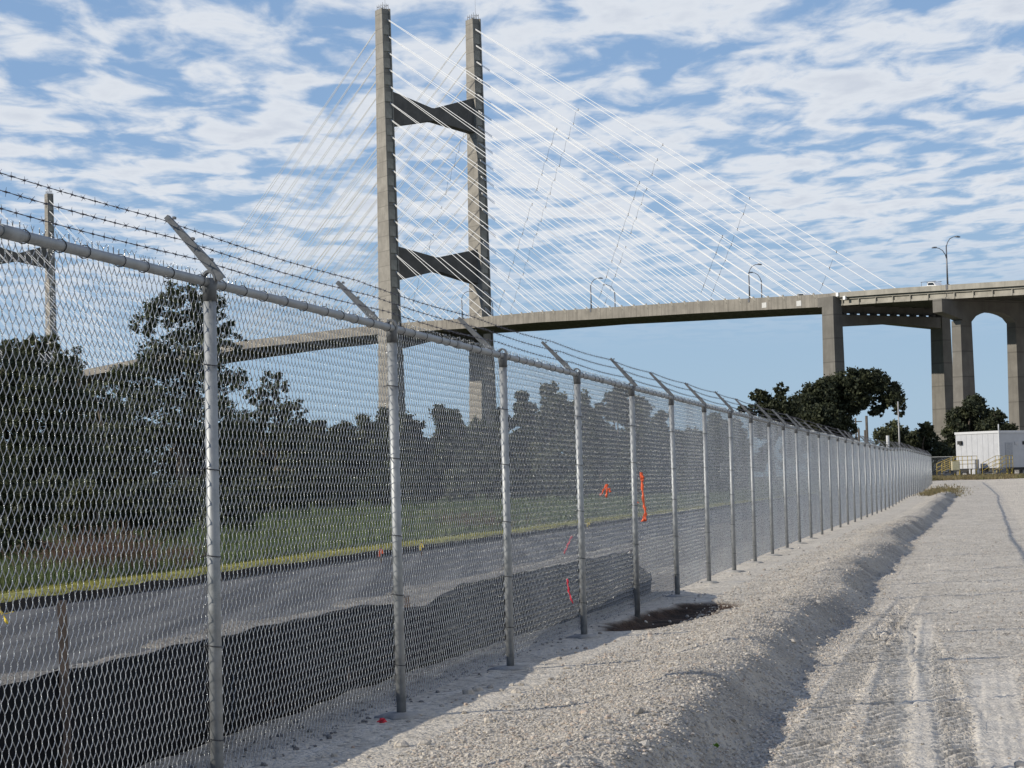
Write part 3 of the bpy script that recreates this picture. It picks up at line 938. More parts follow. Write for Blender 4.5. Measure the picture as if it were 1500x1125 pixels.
# ------------------------------------------------------------------ street lamps and traffic on the bridge
MLAMP = simple('dark_lamp_steel', (0.16, 0.16, 0.17), 0.5, 0.6)
MLENS = simple('lamp_head', (0.22, 0.22, 0.23), 0.5, 0.3)
def lamp(t, off, h, label, double=False):
    w = BC + Matrix.Rotation(BR, 3, 'Z') @ Vector((t, off, prof(t) - 0.9))
    o = thing('street_lamp', label, 'street lamp', w, BR, 'street lamps along the bridge deck')
    base = MB().tube((0, 0, 0), (0, 0, h), 0.19, 0.12, 8)
    base.box(-0.3, 0.3, -0.3, 0.3, 0, 1.0)
    base.build('pole', MLAMP, o)
    arms = [(1 if off < 0 else -1, 2.0)] + ([(-1, -0.9)] if double else [])
    for s, up_ in arms:
        z0 = h if up_ > 0 else h - 2.4
        pts = [(0, 0, z0 - 0.3), (0, s * 0.35, z0 + 0.6), (0, s * 1.0, z0 + 1.35), (0, s * 1.9, z0 + 1.75), (0, s * 2.7, z0 + 1.85)]
        MB().path(pts, [0.1, 0.09, 0.08, 0.07, 0.07], 6).build('arm', MLAMP, o)
        hd = MB().prism([(s * 2.6, z0 + 1.75), (s * 2.7, z0 + 2.02), (s * 3.4, z0 + 2.0), (s * 3.75, z0 + 1.8), (s * 3.6, z0 + 1.70)], 0, -0.2, 0.2)
        hd.build('lamp_head', MLENS, o)
lamp(40.1, -14.05, 6.8, 'street lamp between the tower legs, in front of the right leg')
lamp(9.7, 14.05, 7.2, 'street lamp just right of the right tower leg')
lamp(104.9, -14.05, 6.8, 'middle near-side street lamp on the deck, arm bent to the right, taller of its pair')
lamp(74.3, 14.05, 7.2, 'middle far-side street lamp on the deck, arm bent to the left, shorter of its pair')
lamp(169.0, -14.05, 6.8, 'near-side street lamp beside the anchor pier, arm bent to the right')
lamp(137.9, 14.05, 7.2, 'far-side street lamp left of the anchor pier, arm bent to the left')
lamp(233.4, -15.2, 8.7, 'rightmost street lamp with two arms at different heights above the arched bent', True)

MTYRE = simple('tyre_rubber', (0.02, 0.02, 0.02), 0.9)
MGLS = simple('dark_car_glass', (0.02, 0.025, 0.03), 0.15, 0, 0.1, 3, 0.5)
MWHITE = simple('white_car_paint', (0.78, 0.78, 0.77), 0.35, 0, 0.03, 2, 0.5)
def vehicle(name, label, cat, loc, rotz, kind):
    o = thing(name, label, cat, loc, rotz)
    if kind == 'car':
        body = [(-2.2, .35), (2.2, .35), (2.25, .75), (1.3, .92), (0.75, 1.42), (-0.9, 1.45), (-1.6, 1.0), (-2.25, .95)]
        gl = [(0.68, 1.36), (-0.82, 1.38), (-1.35, 1.0), (1.1, .95)]
        wh = (-1.4, 1.4); w = 0.88
    else:
        body = [(-2.9, .5), (2.7, .5), (2.75, 1.05), (1.7, 1.2), (1.05, 1.85), (-0.55, 1.88), (-0.75, 1.2), (-2.9, 1.15)]
        gl = [(0.98, 1.75), (-0.45, 1.78), (-0.55, 1.28), (1.45, 1.25)]
        wh = (-1.9, 1.75); w = 0.98
    MB().prism(body, 1, -w, w).build('body', MWHITE, o)
    mb = MB()
    mb.prism(gl, 1, w + 0.003, w + 0.012); mb.prism(gl, 1, -w - 0.012, -w - 0.003)
    mb.build('side_window', MGLS, o)
    for x in wh:
        for s in (-1, 1):
            ya, yb = sorted((s * (w - 0.2), s * (w + 0.03)))
            MB().path([(x, ya, 0.34), (x, yb, 0.34)], 0.34, 14).build('wheel', MTYRE, o)
    if kind == 'pickup':
        mb = MB()
        for sy in (-.8, .8):
            mb.tube((-2.6, sy, 1.15), (-2.6, sy, 2.0), 0.04, 0.04, 5); mb.tube((1.2, sy, 1.9), (1.2, sy, 2.02), 0.04, 0.04, 5)
            mb.tube((-2.8, sy, 2.0), (1.6, sy, 2.05), 0.05, 0.05, 5)
        mb.build('ladder_rack', MLAMP, o)
    return o
def deckpt(t, off): return BC + Matrix.Rotation(BR, 3, 'Z') @ Vector((t, off, prof(t) - 0.86))
def dslope(o): o.rotation_euler = (0, math.atan(0.05), BR)
dslope(vehicle('car', 'small white car whose roof shows over the bridge parapet left of the anchor pier', 'car', deckpt(183.7, -10.5), BR, 'car'))
dslope(vehicle('pickup_truck', 'white truck with a ladder rack driving on the viaduct beside the two-armed lamp', 'truck', deckpt(224.6, -10.8), BR, 'pickup'))
vehicle('car', 'small white car parked at the edge of the meadow before the trees', 'car', (gx(518, 150), 150, 0.35), 0.5, 'car')

# ------------------------------------------------------------------ vegetation
def leaf_mat(name, col, var=0.35, hue=(1.25, 1.1, 0.6)):
    m, q, b = material(name, 0.7, 0, 0.25)
    geo = q.n('ShaderNodeNewGeometry')
    n = q.noise(geo.outputs['Position'], 0.7, 4, 0.6)
    r = geo.outputs['Random Per Island']
    c = q.mix(r, tuple(k * (1 - var) for k in col), tuple(k * (1 + var) for k in col))
    c = q.mix(q.ramp(n, 0.45, 0.7, 0, 0.6), c, tuple(k * h for k, h in zip(col, hue)))
    q.l(c, b.inputs['Base Color'])
    tr = q.n('ShaderNodeBsdfTranslucent'); q.l(c, tr.inputs[0])
    mx = q.n('ShaderNodeMixShader'); mx.inputs[0].default_value = 0.18
    q.l(b.outputs[0], mx.inputs[1]); q.l(tr.outputs[0], mx.inputs[2])
    q.l(mx.outputs[0], q.t.nodes['Material Output'].inputs[0])
    return m
ML = {'oak': leaf_mat('live_oak_leaves', (0.042, 0.050, 0.028)),
      'pine': leaf_mat('pine_needles', (0.056, 0.068, 0.038)),
      'mid': leaf_mat('broad_leaves', (0.074, 0.085, 0.048)),
      'bush': leaf_mat('bush_leaves', (0.042, 0.052, 0.027)),
      'pale': leaf_mat('olive_leaves', (0.082, 0.090, 0.048))}
MBARK = simple('bark', (0.09, 0.075, 0.06), 0.95, 0, 0.3, 3)
def leaves(cent, rad, n_per, size, r, flat=0.75):
    """leaf faces scattered in clumps; cent (k,3), rad (k,)"""
    k = len(cent)
    d = r.normal(size=(k * n_per, 3)); d /= np.linalg.norm(d, axis=1)[:, None]
    rr = np.minimum(np.abs(r.normal(0, 0.75, k * n_per)), 2.2)
    c = np.repeat(cent, n_per, 0) + d * (rr * np.repeat(rad, n_per))[:, None] * np.array([1, 1, flat])
    a = r.normal(size=c.shape); a /= np.linalg.norm(a, axis=1)[:, None]
    b_ = np.cross(a, r.normal(size=c.shape)); b_ /= np.linalg.norm(b_, axis=1)[:, None]
    s = size * (0.6 + 0.8 * r.random(len(c)))[:, None]
    a *= s; b_ *= s * 0.55
    v = np.stack([c - a, c - b_ * 0.9 + a * 0.1, c + a, c + b_], 1).reshape(-1, 3)
    f = np.arange(len(v)).reshape(-1, 4)
    return v, f
def tree_from_lobes(name, label, cat, base, lobes, kind, size, clumps, n_per, seed, group=None, trunk_r=0.25, clump_r=0.30):
    """lobes: (x,y,z,r) in world metres"""
    r = np.random.default_rng(seed); pr = random.Random(seed)
    o = thing(name, label, cat, base, 0, group)
    bx, by, bz = base
    cs = []; rs = []
    for (x, y, z, R) in lobes:
        m = max(5, int((1.35 if kind == 'pine' else 2.6) * clumps * (R ** 2) / np.mean([q_[3] ** 2 for q_ in lobes])))
        d = r.normal(size=(m, 3)); d /= np.linalg.norm(d, axis=1)[:, None]
        q_ = r.uniform(0.35, 1.05, m) ** 0.7
        cs.append(np.array([x - bx, y - by, z - bz]) + d * (R * q_)[:, None] * np.array([1, 1, 0.85]))
        rs.append(np.full(m, R * clump_r * 0.74) * r.uniform(0.6, 1.3, m))
    cs = np.concatenate(cs); rs = np.concatenate(rs)
    keep = cs[:, 2] > 0.1
    cs = cs[keep]; rs = rs[keep]
    v, f = leaves(cs, rs, n_per, size * 0.74, r)
    v[:, 2] = np.maximum(v[:, 2], 0.02)
    link('crown', np_mesh('crown', v, f, ML[kind]), o)
    mb = MB()
    topz = max(l[2] for l in lobes) - bz
    tops = sorted(lobes, key=lambda l: -l[3])[:7]
    mid = Vector((sum(l[0] for l in lobes) / len(lobes) - bx, sum(l[1] for l in lobes) / len(lobes) - by, 0)) * 0.4
    fork = Vector((mid.x, mid.y, max(0.4, topz * 0.35)))
    mb.path([(0, 0, -0.2), (mid.x * .3, mid.y * .3, fork.z * 0.5), fork], [trunk_r * 1.3, trunk_r, trunk_r * 0.8], 8)
    for l in tops:
        e = Vector((l[0] - bx, l[1] - by, l[2] - bz))
        m1 = fork.lerp(e, 0.5) + Vector((pr.uniform(-.4, .4), pr.uniform(-.4, .4), -0.1 * l[3]))
        mb.path([fork, m1, e], [trunk_r * 0.6, trunk_r * 0.36, trunk_r * 0.12], 6)
        for _ in range(3):
            e2 = e + Vector((pr.uniform(-1, 1), pr.uniform(-1, 1), pr.uniform(-.6, 1))) * l[3] * 0.8
            mb.path([m1.lerp(e, 0.6), e2], [trunk_r * 0.2, trunk_r * 0.05], 5)
    mb.build('trunk', MBARK, o, fix=False)
    return o
def px_lobes(pl, Y, seed, dj=0.8):
    pr = random.Random(seed); L = []
    for (px, py, R) in pl:
        p = at(px, py, Y)
        Rm = R * Y / F
        L.append((p.x, Y + pr.uniform(-dj, dj) * Rm * 1.6, p.z, Rm))
    return L
def auto_lobes(px, top, hw, Y, bz, seed, n=11):
    pr = random.Random(seed); L = []
    H = at(px, top, Y).z - bz; Wm = hw * Y / F; x0 = gx(px, Y)
    L.append((x0 + pr.uniform(-.2, .2) * Wm, Y, bz + H - Wm * 0.38, Wm * 0.4))
    for i in range(n):
        f_ = pr.uniform(0.06, 0.86)
        prof_ = math.sin(math.pi * min(1, f_ * 0.75 + 0.22)) ** 0.6
        R = Wm * pr.uniform(0.32, 0.52)
        a = pr.uniform(0, math.tau)
        rr = max(0, Wm * prof_ - R * 0.7) * pr.uniform(0.5, 1.0)
        L.append((x0 + rr * math.cos(a), Y + rr * math.sin(a), bz + f_ * H, R))
    return L

GR = 'trees in front of the bridge'
# right-hand live oak and its neighbours
def rt_tree(name, label, pl, Y, bpx, kind, size, clumps, n_per, seed, tr=0.35, bz=0.98, group=None):
    return tree_from_lobes(name, label, 'tree', (gx(bpx, Y), Y, bz), px_lobes(pl, Y, seed), kind, size, clumps, n_per, seed, group, tr)
rt_tree('live_oak_tree', 'big dark live oak whose crown arches to the right in front of the anchor pier',
        [(1180, 592, 24), (1205, 578, 26), (1232, 565, 26), (1256, 557, 22), (1280, 560, 22), (1300, 572, 20), (1313, 588, 14), (1318, 602, 9), (1255, 583, 24),
         (1225, 597, 30), (1195, 615, 30), (1215, 640, 26), (1235, 625, 18), (1290, 592, 13), (1283, 603, 10), (1240, 650, 14), (1180, 640, 26), (1170, 610, 20)], 215, 1222, 'oak', 0.24, 42, 34, 11, 0.6)
rt_tree('spindly_tree', 'thin-topped tree with gaps, left of the arching live oak behind the fence top',
        [(1110, 580, 13), (1124, 592, 15), (1145, 570, 10), (1141, 585, 12), (1155, 596, 16), (1132, 605, 20), (1105, 600, 11), (1150, 620, 22), (1118, 625, 20), (1088, 600, 8)], 205, 1132, 'oak', 0.21, 26, 24, 12, 0.3)
rt_tree('bushy_tree', 'low rounded bush-like tree under the right end of the live oak',
        [(1295, 640, 18), (1312, 632, 18), (1330, 642, 18), (1318, 655, 20), (1298, 660, 18)], 225, 1312, 'mid', 0.24, 36, 30, 13, 0.3)
rt_tree('cabbage_palm_like_tree', 'small dark tree left of the double pier legs, behind the fence end',
        [(1354, 628, 11), (1345, 645, 16), (1362, 645, 14), (1352, 664, 20), (1376, 664, 18)], 222, 1352, 'oak', 0.24, 36, 30, 14, 0.3)
rt_tree('round_topped_tree', 'dark tree with a rounded knob top right of the double pier legs',
        [(1432, 590, 15), (1418, 600, 16), (1404, 612, 16), (1398, 634, 18), (1420, 625, 22), (1438, 612, 16), (1410, 655, 26), (1440, 650, 24), (1392, 662, 20)], 240, 1418, 'oak', 0.26, 44, 32, 15, 0.5)
rt_tree('broad_tree', 'broad dark tree behind the white trailer roof',
        [(1460, 610, 12), (1450, 628, 18), (1474, 632, 16), (1485, 645, 14), (1462, 650, 22), (1500, 655, 18), (1520, 645, 20)], 236, 1466, 'oak', 0.26, 40, 30, 16, 0.5)
# left-hand trees seen through the mesh
def lt_tree(name, label, pl, Y, bpx, kind, size, clumps, n_per, seed, tr=0.3):
    return tree_from_lobes(name, label, 'tree', (gx(bpx, Y), Y, 0.0), px_lobes(pl, Y, seed), kind, size, clumps, n_per, seed, None, tr, 0.34)
lt_tree('pine_tree', 'tallest tree left of the tower, tiered dark crown behind the first fence post',
        [(262, 432, 24), (290, 428, 18), (240, 452, 28), (300, 455, 30), (215, 476, 22), (268, 480, 36), (330, 480, 18), (345, 505, 16), (235, 520, 34), (300, 520, 36),
         (180, 555, 26), (215, 560, 38), (290, 570, 46), (345, 560, 22), (170, 590, 26), (240, 610, 50), (310, 620, 46), (200, 650, 46), (280, 670, 50), (225, 690, 44), (310, 690, 44), (345, 640, 30)], 120, 268, 'pine', 0.16, 40, 44, 21, 0.4)
lt_tree('pine_tree', 'smaller tiered tree right of the tall one, behind the second fence panel',
        [(395, 556, 16), (412, 572, 16), (378, 580, 18), (432, 598, 16), (405, 605, 28), (372, 620, 24), (445, 625, 14), (420, 640, 34), (375, 660, 36), (440, 670, 30), (405, 690, 36), (455, 690, 30)], 128, 405, 'pine', 0.16, 34, 36, 22, 0.3)
lt_tree('broadleaf_tree', 'leafy tree at the left edge overlapping the far tower leg',
        [(15, 512, 20), (45, 506, 18), (72, 500, 14), (-20, 520, 26), (92, 525, 16), (30, 545, 34), (85, 555, 30), (-10, 575, 40), (55, 590, 42), (115, 590, 24), (20, 640, 48), (95, 640, 42), (-10, 690, 44), (60, 690, 44), (120, 680, 36)], 88, 50, 'mid', 0.12, 44, 44, 23, 0.3)
lt_tree('sapling', 'thin wispy sapling between the left edge tree and the tall tiered tree',
        [(112, 512, 8), (106, 528, 10), (120, 535, 9), (112, 550, 11), (102, 560, 8)], 92, 113, 'mid', 0.07, 12, 9, 24, 0.10)
lt_tree('broadleaf_tree', 'dark leafy tree filling the gap below the far bridge deck',
        [(140, 580, 22), (150, 610, 30), (125, 640, 36), (165, 650, 36), (140, 690, 44), (180, 700, 40), (120, 710, 40), (165, 620, 20)], 100, 150, 'mid', 0.14, 40, 40, 25, 0.3)
line = [(350, 640, 36), (468, 612, 30), (505, 618, 34), (540, 606, 28), (566, 596, 26), (602, 604, 34), (640, 592, 30), (668, 596, 26), (700, 612, 32), (738, 596, 24), (768, 573, 26),
        (812, 556, 34), (850, 572, 28), (880, 590, 26), (908, 562, 30), (942, 578, 28), (968, 600, 22), (996, 640, 26), (1026, 632, 26), (1052, 604, 24), (1080, 612, 24)]
NTH = ['first', 'second', 'third', 'fourth', 'fifth', 'sixth', 'seventh', 'eighth', 'ninth', 'tenth']
POSTX = [318, 582, 736, 846, 926, 986, 1035, 1072, 1105, 1130]
def by_post(px):
    if px < 130: return ['cut by the left edge', 'near the left edge', 'right of the left edge group'][0 if px < 0 else 1 if px < 70 else 2]
    k = min(range(10), key=lambda j: abs(POSTX[j] - px))
    side = 'left of' if px < POSTX[k] - 14 else 'right of' if px > POSTX[k] + 14 else 'behind'
    far = abs(px - POSTX[k])
    return (f'well {side} ' if far > 90 else f'just {side} ' if far < 40 and side != 'behind' else f'{side} ') + f'the {NTH[k]} fence post'
adj = ['squat', 'round-topped', 'ragged', 'dense', 'narrow', 'wide', 'uneven']
where = {350: 'behind the first fence post', 468: 'left of the second fence post, lowest of its neighbours', 505: 'between the two tiered trees and the second fence post',
         540: 'just left of the second fence post', 566: 'directly behind the second fence post', 602: 'between the tower legs, nearest the left leg', 640: 'midway between the tower legs',
         668: 'between the tower legs, nearest the right leg', 700: 'at the foot of the right tower leg', 738: 'behind the third fence post', 768: 'right of the third fence post',
         812: 'with the highest crown between the third and fourth fence posts', 850: 'behind the fourth fence post', 880: 'between the fourth and fifth posts, left one', 908: 'behind the fifth fence post',
         942: 'between the fifth and sixth fence posts', 968: 'left of the sixth fence post', 996: 'behind the sixth fence post, low crown', 1026: 'behind the seventh fence post, low crown',
         1052: 'between the seventh and eighth fence posts', 1080: 'at the right end of the treeline by the spindly tree'}
for i, (px, top, hw) in enumerate(line):
    Y = 185 + (i * 37 % 30)
    tree_from_lobes('broadleaf_tree', ' '.join(f'{adj[i % 7]} far tree {where[px]}'.split()[:16]), 'tree', (gx(px, Y), Y, 0), auto_lobes(px, top, hw * 1.1, Y, 0, 40 + i, 19),
                    ['mid', 'oak', 'bush', 'pale'][i % 4] if i % 4 != 3 else 'mid', 0.22, 18, 30, 60 + i, GR, 0.25, 0.36)
# second, deeper row closing the gaps of the treeline
for i, px in enumerate([335, 380, 425, 462, 500, 538, 578, 618, 655, 690, 722, 755, 790, 830, 865, 895, 928, 958, 990, 1020, 1050]):
    Y = 226 + (i * 23 % 22); top = 618 + (i * 29 % 17) - (10 if 760 < px < 960 else 0)
    tree_from_lobes('broadleaf_tree', f'{adj[(i + 3) % 7]} low tree behind the treeline, {by_post(px)}' if i % 2 else f'{adj[(i + 3) % 7]} grey-green tree deep behind the treeline, {by_post(px)}', 'tree',
                    (gx(px, Y), Y, 0), auto_lobes(px, top, 34 + i * 7 % 9, Y, 0, 340 + i, 16), ['pale', 'mid'][i % 2], 0.25, 16, 28, 360 + i, GR, 0.22, 0.36)
# shrub belts: between meadow and trees
shr = [(-30, 690, 60, 41), (45, 705, 50, 44), (120, 700, 50, 47), (190, 712, 46, 51), (262, 708, 50, 56), (330, 716, 44, 62), (-60, 700, 50, 62), (10, 690, 52, 58), (80, 702, 44, 64), (140, 690, 48, 70), (215, 700, 46, 76), (290, 706, 46, 84), (360, 700, 40, 96), (425, 690, 40, 110), (490, 694, 40, 130),
       (550, 690, 34, 140), (610, 694, 34, 150), (670, 690, 32, 155), (730, 690, 30, 160), (790, 692, 30, 160), (850, 690, 28, 160), (905, 690, 26, 165), (955, 690, 24, 170), (1000, 690, 24, 170), (1045, 688, 22, 170),
       (-90, 640, 60, 75), (-15, 640, 55, 78), (60, 650, 50, 82), (330, 660, 44, 110), (470, 668, 40, 150), (590, 664, 36, 170), (700, 664, 36, 175), (820, 650, 40, 175), (920, 660, 36, 180), (1010, 670, 30, 180)]
for i, (px, top, hw, Y) in enumerate(shr):
    tree_from_lobes('shrub', f"{['dense', 'rounded', 'ragged', 'low', 'broad'][i % 5]} dark shrub in the {'front' if Y < 70 else 'middle' if Y < 140 else 'far'} thicket, {'tall and' if top < 670 else 'low and'} {by_post(px)}", 'shrub', (gx(px, Y), Y, 0), auto_lobes(px, top, hw, Y, 0, 140 + i, 9),
                    ['bush', 'oak', 'mid'][i % 3], max(0.08, 0.0011 * Y), 22, 30, 160 + i, 'thicket shrubs along the meadow', 0.08, 0.36)
# right background undergrowth
for i, (px, top, hw, Y) in enumerate([(1375, 662, 16, 232), (1400, 668, 18, 236), (1432, 668, 18, 238), (1262, 662, 16, 220), (1285, 660, 14, 222), (1330, 662, 16, 222), (1200, 650, 24, 214), (1160, 650, 22, 210), (1120, 650, 22, 206), (1080, 660, 22, 202)]):
    tree_from_lobes('shrub', f"dark {['ragged', 'low', 'dense', 'small'][i % 4]} shrub {['under the tree left of the paired piers', 'at the foot of the paired pier legs', 'behind the left stairs of the trailer', 'left of the gap under the live oak', 'in the gap under the live oak arch', 'below the bushy tree right of the oak', 'under the middle of the live oak', 'under the left part of the live oak', 'under the thin-topped tree', 'at the far left end of the oak group'][i]}", 'shrub', (gx(px, Y), Y, 0.9), auto_lobes(px, top, hw, Y, 0.9, 240 + i, 7), 'oak', 0.22, 16, 26, 260 + i, 'undergrowth below the piers', 0.08, 0.36)

# dry reddish brush at the verge
MTWIG = simple('dry_red_twigs', (0.12, 0.075, 0.055), 0.9, 0, 0.35, 5)
def brush(label, px, Y, h, w, n, seed):
    r = random.Random(seed)
    o = thing('dry_brush', label, 'bush', (gx(px, Y), Y, 0.0), 0, 'dry brush along the verge')
    mb = MB()
    for i in range(n):
        b_ = Vector((r.gauss(0, w * .4), r.gauss(0, w * .3), 0))
        d = Vector((r.gauss(0, .45), r.gauss(0, .45), 1)).normalized() * h * r.uniform(.5, 1.1)
        m1 = b_ + d * .5 + Vector((r.gauss(0, .05), r.gauss(0, .05), 0))
        mb.path([b_, m1, b_ + d], [.010, .007, .003], 4, False)
        for k in range(3):
            s_ = b_.lerp(b_ + d, r.uniform(.4, .95))
            mb.path([s_, s_ + Vector((r.gauss(0, .13), r.gauss(0, .13), r.uniform(.02, .2)))], [.006, .003], 3, False)
    mb.build('twigs', MTWIG, o, fix=False)['kind'] = 'stuff'
brush('bare reddish brush, leftmost clump behind the verge left of the first post', 95, 33.5, 0.75, 0.9, 130, 1)
brush('bare reddish brush, middle clump behind the verge left of the first post', 150, 34.5, 0.95, 0.9, 150, 2)
brush('bare reddish brush, clump nearest the first post behind the verge', 225, 36.5, 0.6, 1.0, 110, 3)
brush('small bare brown brush beyond the verge near the third fence post', 690, 62, 0.7, 1.6, 110, 4)

# meadow grass and verge blades
def blades(name, label, region, n, h, wd, mat, seed, bend=0.35):
    r = np.random.default_rng(seed)
    Y, L = region(r, n)
    X = fence_x(Y) + L
    z = np.where(L < -10.0, 0.0, 0.085) if name != 'rough_grass' else terrain(X, Y)[0] - 0.02
    hh = h * r.uniform(0.45, 1.15, n) * (0.7 + 0.8 * (vnoise(X, Y, 3.0, 30) + 0.5))
    a = r.uniform(0, math.tau, n); b_ = r.uniform(0, math.tau, n)
    w = wd * (1 + Y / 60)
    base = np.stack([X, Y, z], -1)
    side = np.stack([np.cos(a), np.sin(a), 0 * a], -1) * w[:, None]
    tip = base + np.stack([np.cos(b_) * hh * bend, np.sin(b_) * hh * bend, hh], -1)
    v = np.stack([base - side, base + side, tip], 1).reshape(-1, 3)
    f = np.arange(3 * n).reshape(-1, 3)
    return stuff(link(name, np_mesh(name, v, f, mat)), label, 'grass')
MBL = leaf_mat('tall_grass_blades', (0.082, 0.112, 0.044), 0.4, (1.6, 1.2, 0.9))
MBL2 = leaf_mat('sunny_verge_blades', (0.26, 0.25, 0.07), 0.3, (1.1, 1.0, 0.8))
MBL3 = leaf_mat('dry_grass_blades', (0.17, 0.135, 0.07), 0.35, (0.7, 1.1, 0.7))
def reg_meadow(r, n):
    Y = 22 * (210 / 22) ** r.random(n)
    return Y, -10.0 - r.random(n) ** 1.4 * (12 + Y * 0.30)
def reg_verge(r, n): return 18 * (160 / 18) ** r.random(n), r.uniform(-9.85, -9.02, n)
blades('tall_grass', 'tall dull green meadow grass beyond the verge', reg_meadow, 80000, 0.42, 0.010, MBL, 31)
blades('verge_grass', 'bright yellow green grass along the far edge of the asphalt', reg_verge, 26000, 0.06, 0.008, MBL2, 32)
def reg_far(r, n):
    Y = r.uniform(140, 178, n)
    X = np.array([gx(p, 1) for p in np.linspace(1330, 1520, 40)])
    px = r.uniform(1362, 1530, n); yy = 158 + 14 * r.random(n)
    xx = np.interp(px, np.linspace(1330, 1520, 40), X) * yy
    return yy, xx - fence_x(yy)
blades('rough_grass', 'dry brown and green rough grass in front of the trailer stairs', reg_far, 9000, 0.26, 0.010, MBL3, 33)
def reg_end(r, n):
    yy = r.normal(124, 7, n); return yy, np.abs(r.normal(0.9, 0.6, n)) + 0.3 + 0.3 * np.sin(yy * 1.3)
blades('rough_grass', 'green weeds at the far end of the fence line', reg_end, 2600, 0.16, 0.010, MBL3, 34)

# ------------------------------------------------------------------ loose stones
def stones(name, label, Y, L, size, seed, mat):
    r = np.random.default_rng(seed)
    n = len(Y)
    X = fence_x(Y) + L
    keep = np.ones(len(Y), bool)                # tyres pressed or swept the loose stones away
    for k_, (py, pxx, hw) in TRK.items():
        on = (np.abs(X - np.interp(Y, py, pxx)) < hw * 1.15) & (Y < py[-1] + 1)
        keep &= ~(on & (r.random(len(Y)) < (0.96 if k_ != 'rut1' else 0.5)))
    X, Y, L, size = X[keep], Y[keep], L[keep], size[keep]; n = len(Y)
    Z = terrain(X, Y)[0]
    t = (1 + 5 ** 0.5) / 2
    iv = np.array([(-1, t, 0), (1, t, 0), (-1, -t, 0), (1, -t, 0), (0, -1, t), (0, 1, t), (0, -1, -t), (0, 1, -t), (t, 0, -1), (t, 0, 1), (-t, 0, -1), (-t, 0, 1)]) / 1.9
    fc = np.array([(0, 11, 5), (0, 5, 1), (0, 1, 7), (0, 7, 10), (0, 10, 11), (1, 5, 9), (5, 11, 4), (11, 10, 2), (10, 7, 6), (7, 1, 8), (3, 9, 4), (3, 4, 2), (3, 2, 6), (3, 6, 8), (3, 8, 9), (4, 9, 5), (2, 4, 11), (6, 2, 10), (8, 6, 7), (9, 8, 1)])
    sc = size[:, None, None] * (0.7 + 0.6 * r.random((n, 1, 3)))
    v = iv[None] * (0.78 + 0.44 * r.random((n, 12, 1))) * sc * np.array([1, 1, 0.75])
    a = r.uniform(0, math.tau, n); ca, sa = np.cos(a)[:, None], np.sin(a)[:, None]
    v = np.stack([v[..., 0] * ca - v[..., 1] * sa, v[..., 0] * sa + v[..., 1] * ca, v[..., 2]], -1)
    v += np.stack([X, Y, Z + size * 0.25], -1)[:, None, :]
    f = (fc[None] + (np.arange(n) * 12)[:, None, None]).reshape(-1, 3)
    return stuff(link(name, np_mesh(name, v.reshape(-1, 3), f, mat)), label, 'gravel')
def stone_mat():
    m, q, b = material('loose_limestone', 0.95, 0, 0.15)
    geo = q.n('ShaderNodeNewGeometry')
    r = geo.outputs['Random Per Island']
    c = q.mix(q.ramp(r, 0.0, 1.0, smooth=False), (0.28, 0.255, 0.22), (0.56, 0.52, 0.46))
    wn = q.n('ShaderNodeTexWhiteNoise', noise_dimensions='1D'); q.l(r, wn.inputs['W'])
    c = q.mix(q.ramp(wn.outputs[0], 0.86, 0.93, 0, 0.6), c, (0.44, 0.34, 0.27))
    q.l(c, b.inputs['Base Color'])
    bump(q, b, q.noise(geo.outputs['Position'], 90, 4), 0.6, 0.01)
    return m
MST = stone_mat()
MST2 = simple('grey_crushed_stone', (0.17, 0.168, 0.165), 0.95, 0, 0.4, 30)
def sy(n, a, b_, r): return 1 / (1 / b_ + r.random(n) * (1 / a - 1 / b_))
r = np.random.default_rng(77)
n = 55000
Y = sy(n, 8.5, 60, r)
Lb = np.where(r.random(n) < 0.62, r.uniform(0.5, 2.5, n), r.uniform(2.5, 7.5, n))
stones('gravel_stones', 'loose pale limestone gravel over berm and road', Y, Lb, 0.004 + 0.0075 * r.random(n) ** 2.8 + 0.00010 * Y, 78, MST)
n = 900
stones('scattered_rocks', 'fist-sized pale lumps scattered by the berm and fence foot', sy(n, 8.5, 60, r), np.where(r.random(n) < .7, r.uniform(0.05, 2.6, n), r.uniform(2.6, 8, n)), 0.012 + 0.018 * r.random(n) ** 3, 79, MST)
n = 5000
stones('shoulder_gravel', 'grey gravel on the shoulder behind the fence', sy(n, 8, 45, r), r.uniform(-4.9, -0.1, n), 0.007 + 0.014 * r.random(n) ** 2, 80, MST2)
# single rocks one can pick out by the second and third post
def rock(label, px, py, s, seed):
    p = ground_pt(px, py); p.z = terrain_z(p.x, p.y)
    rr = random.Random(seed)
    mb = MB(); vs = []; nn = 8
    for i, (rad, z) in enumerate([(0.9, -0.3), (1.0, 0.15), (0.75, 0.55), (0.3, 0.75)]):
        for a in range(nn):
            t = a * math.tau / nn
            k_ = rad * rr.uniform(0.75, 1.15)
            vs.append((s * k_ * math.cos(t), s * 0.8 * k_ * math.sin(t), s * z * rr.uniform(.85, 1.15)))
    mb.add(vs, [(i * nn + a, i * nn + (a + 1) % nn, (i + 1) * nn + (a + 1) % nn, (i + 1) * nn + a) for i in range(3) for a in range(nn)] + [tuple(3 * nn + a for a in range(nn))])
    o = mb.build('rock', MST); o.location = p
    tag(o, label, 'rock', 'rocks near the fence foot')
rock('largest pale rock on the soil strip between the second and third posts', 686, 1016, 0.050, 1)
rock('pale rock just right of the largest one by the third post', 699, 1011, 0.042, 2)
rock('brownish lump below the second post, nearest the bottom edge', 588, 1094, 0.045, 3)
rock('small lump right of the brownish lump below the second post', 622, 1091, 0.036, 4)
rock('dark lump alone on the strip right of the third post', 757, 1015, 0.040, 5)
rock('dark rock sitting on the road near the right bottom edge', 1492, 1086, 0.034, 6)

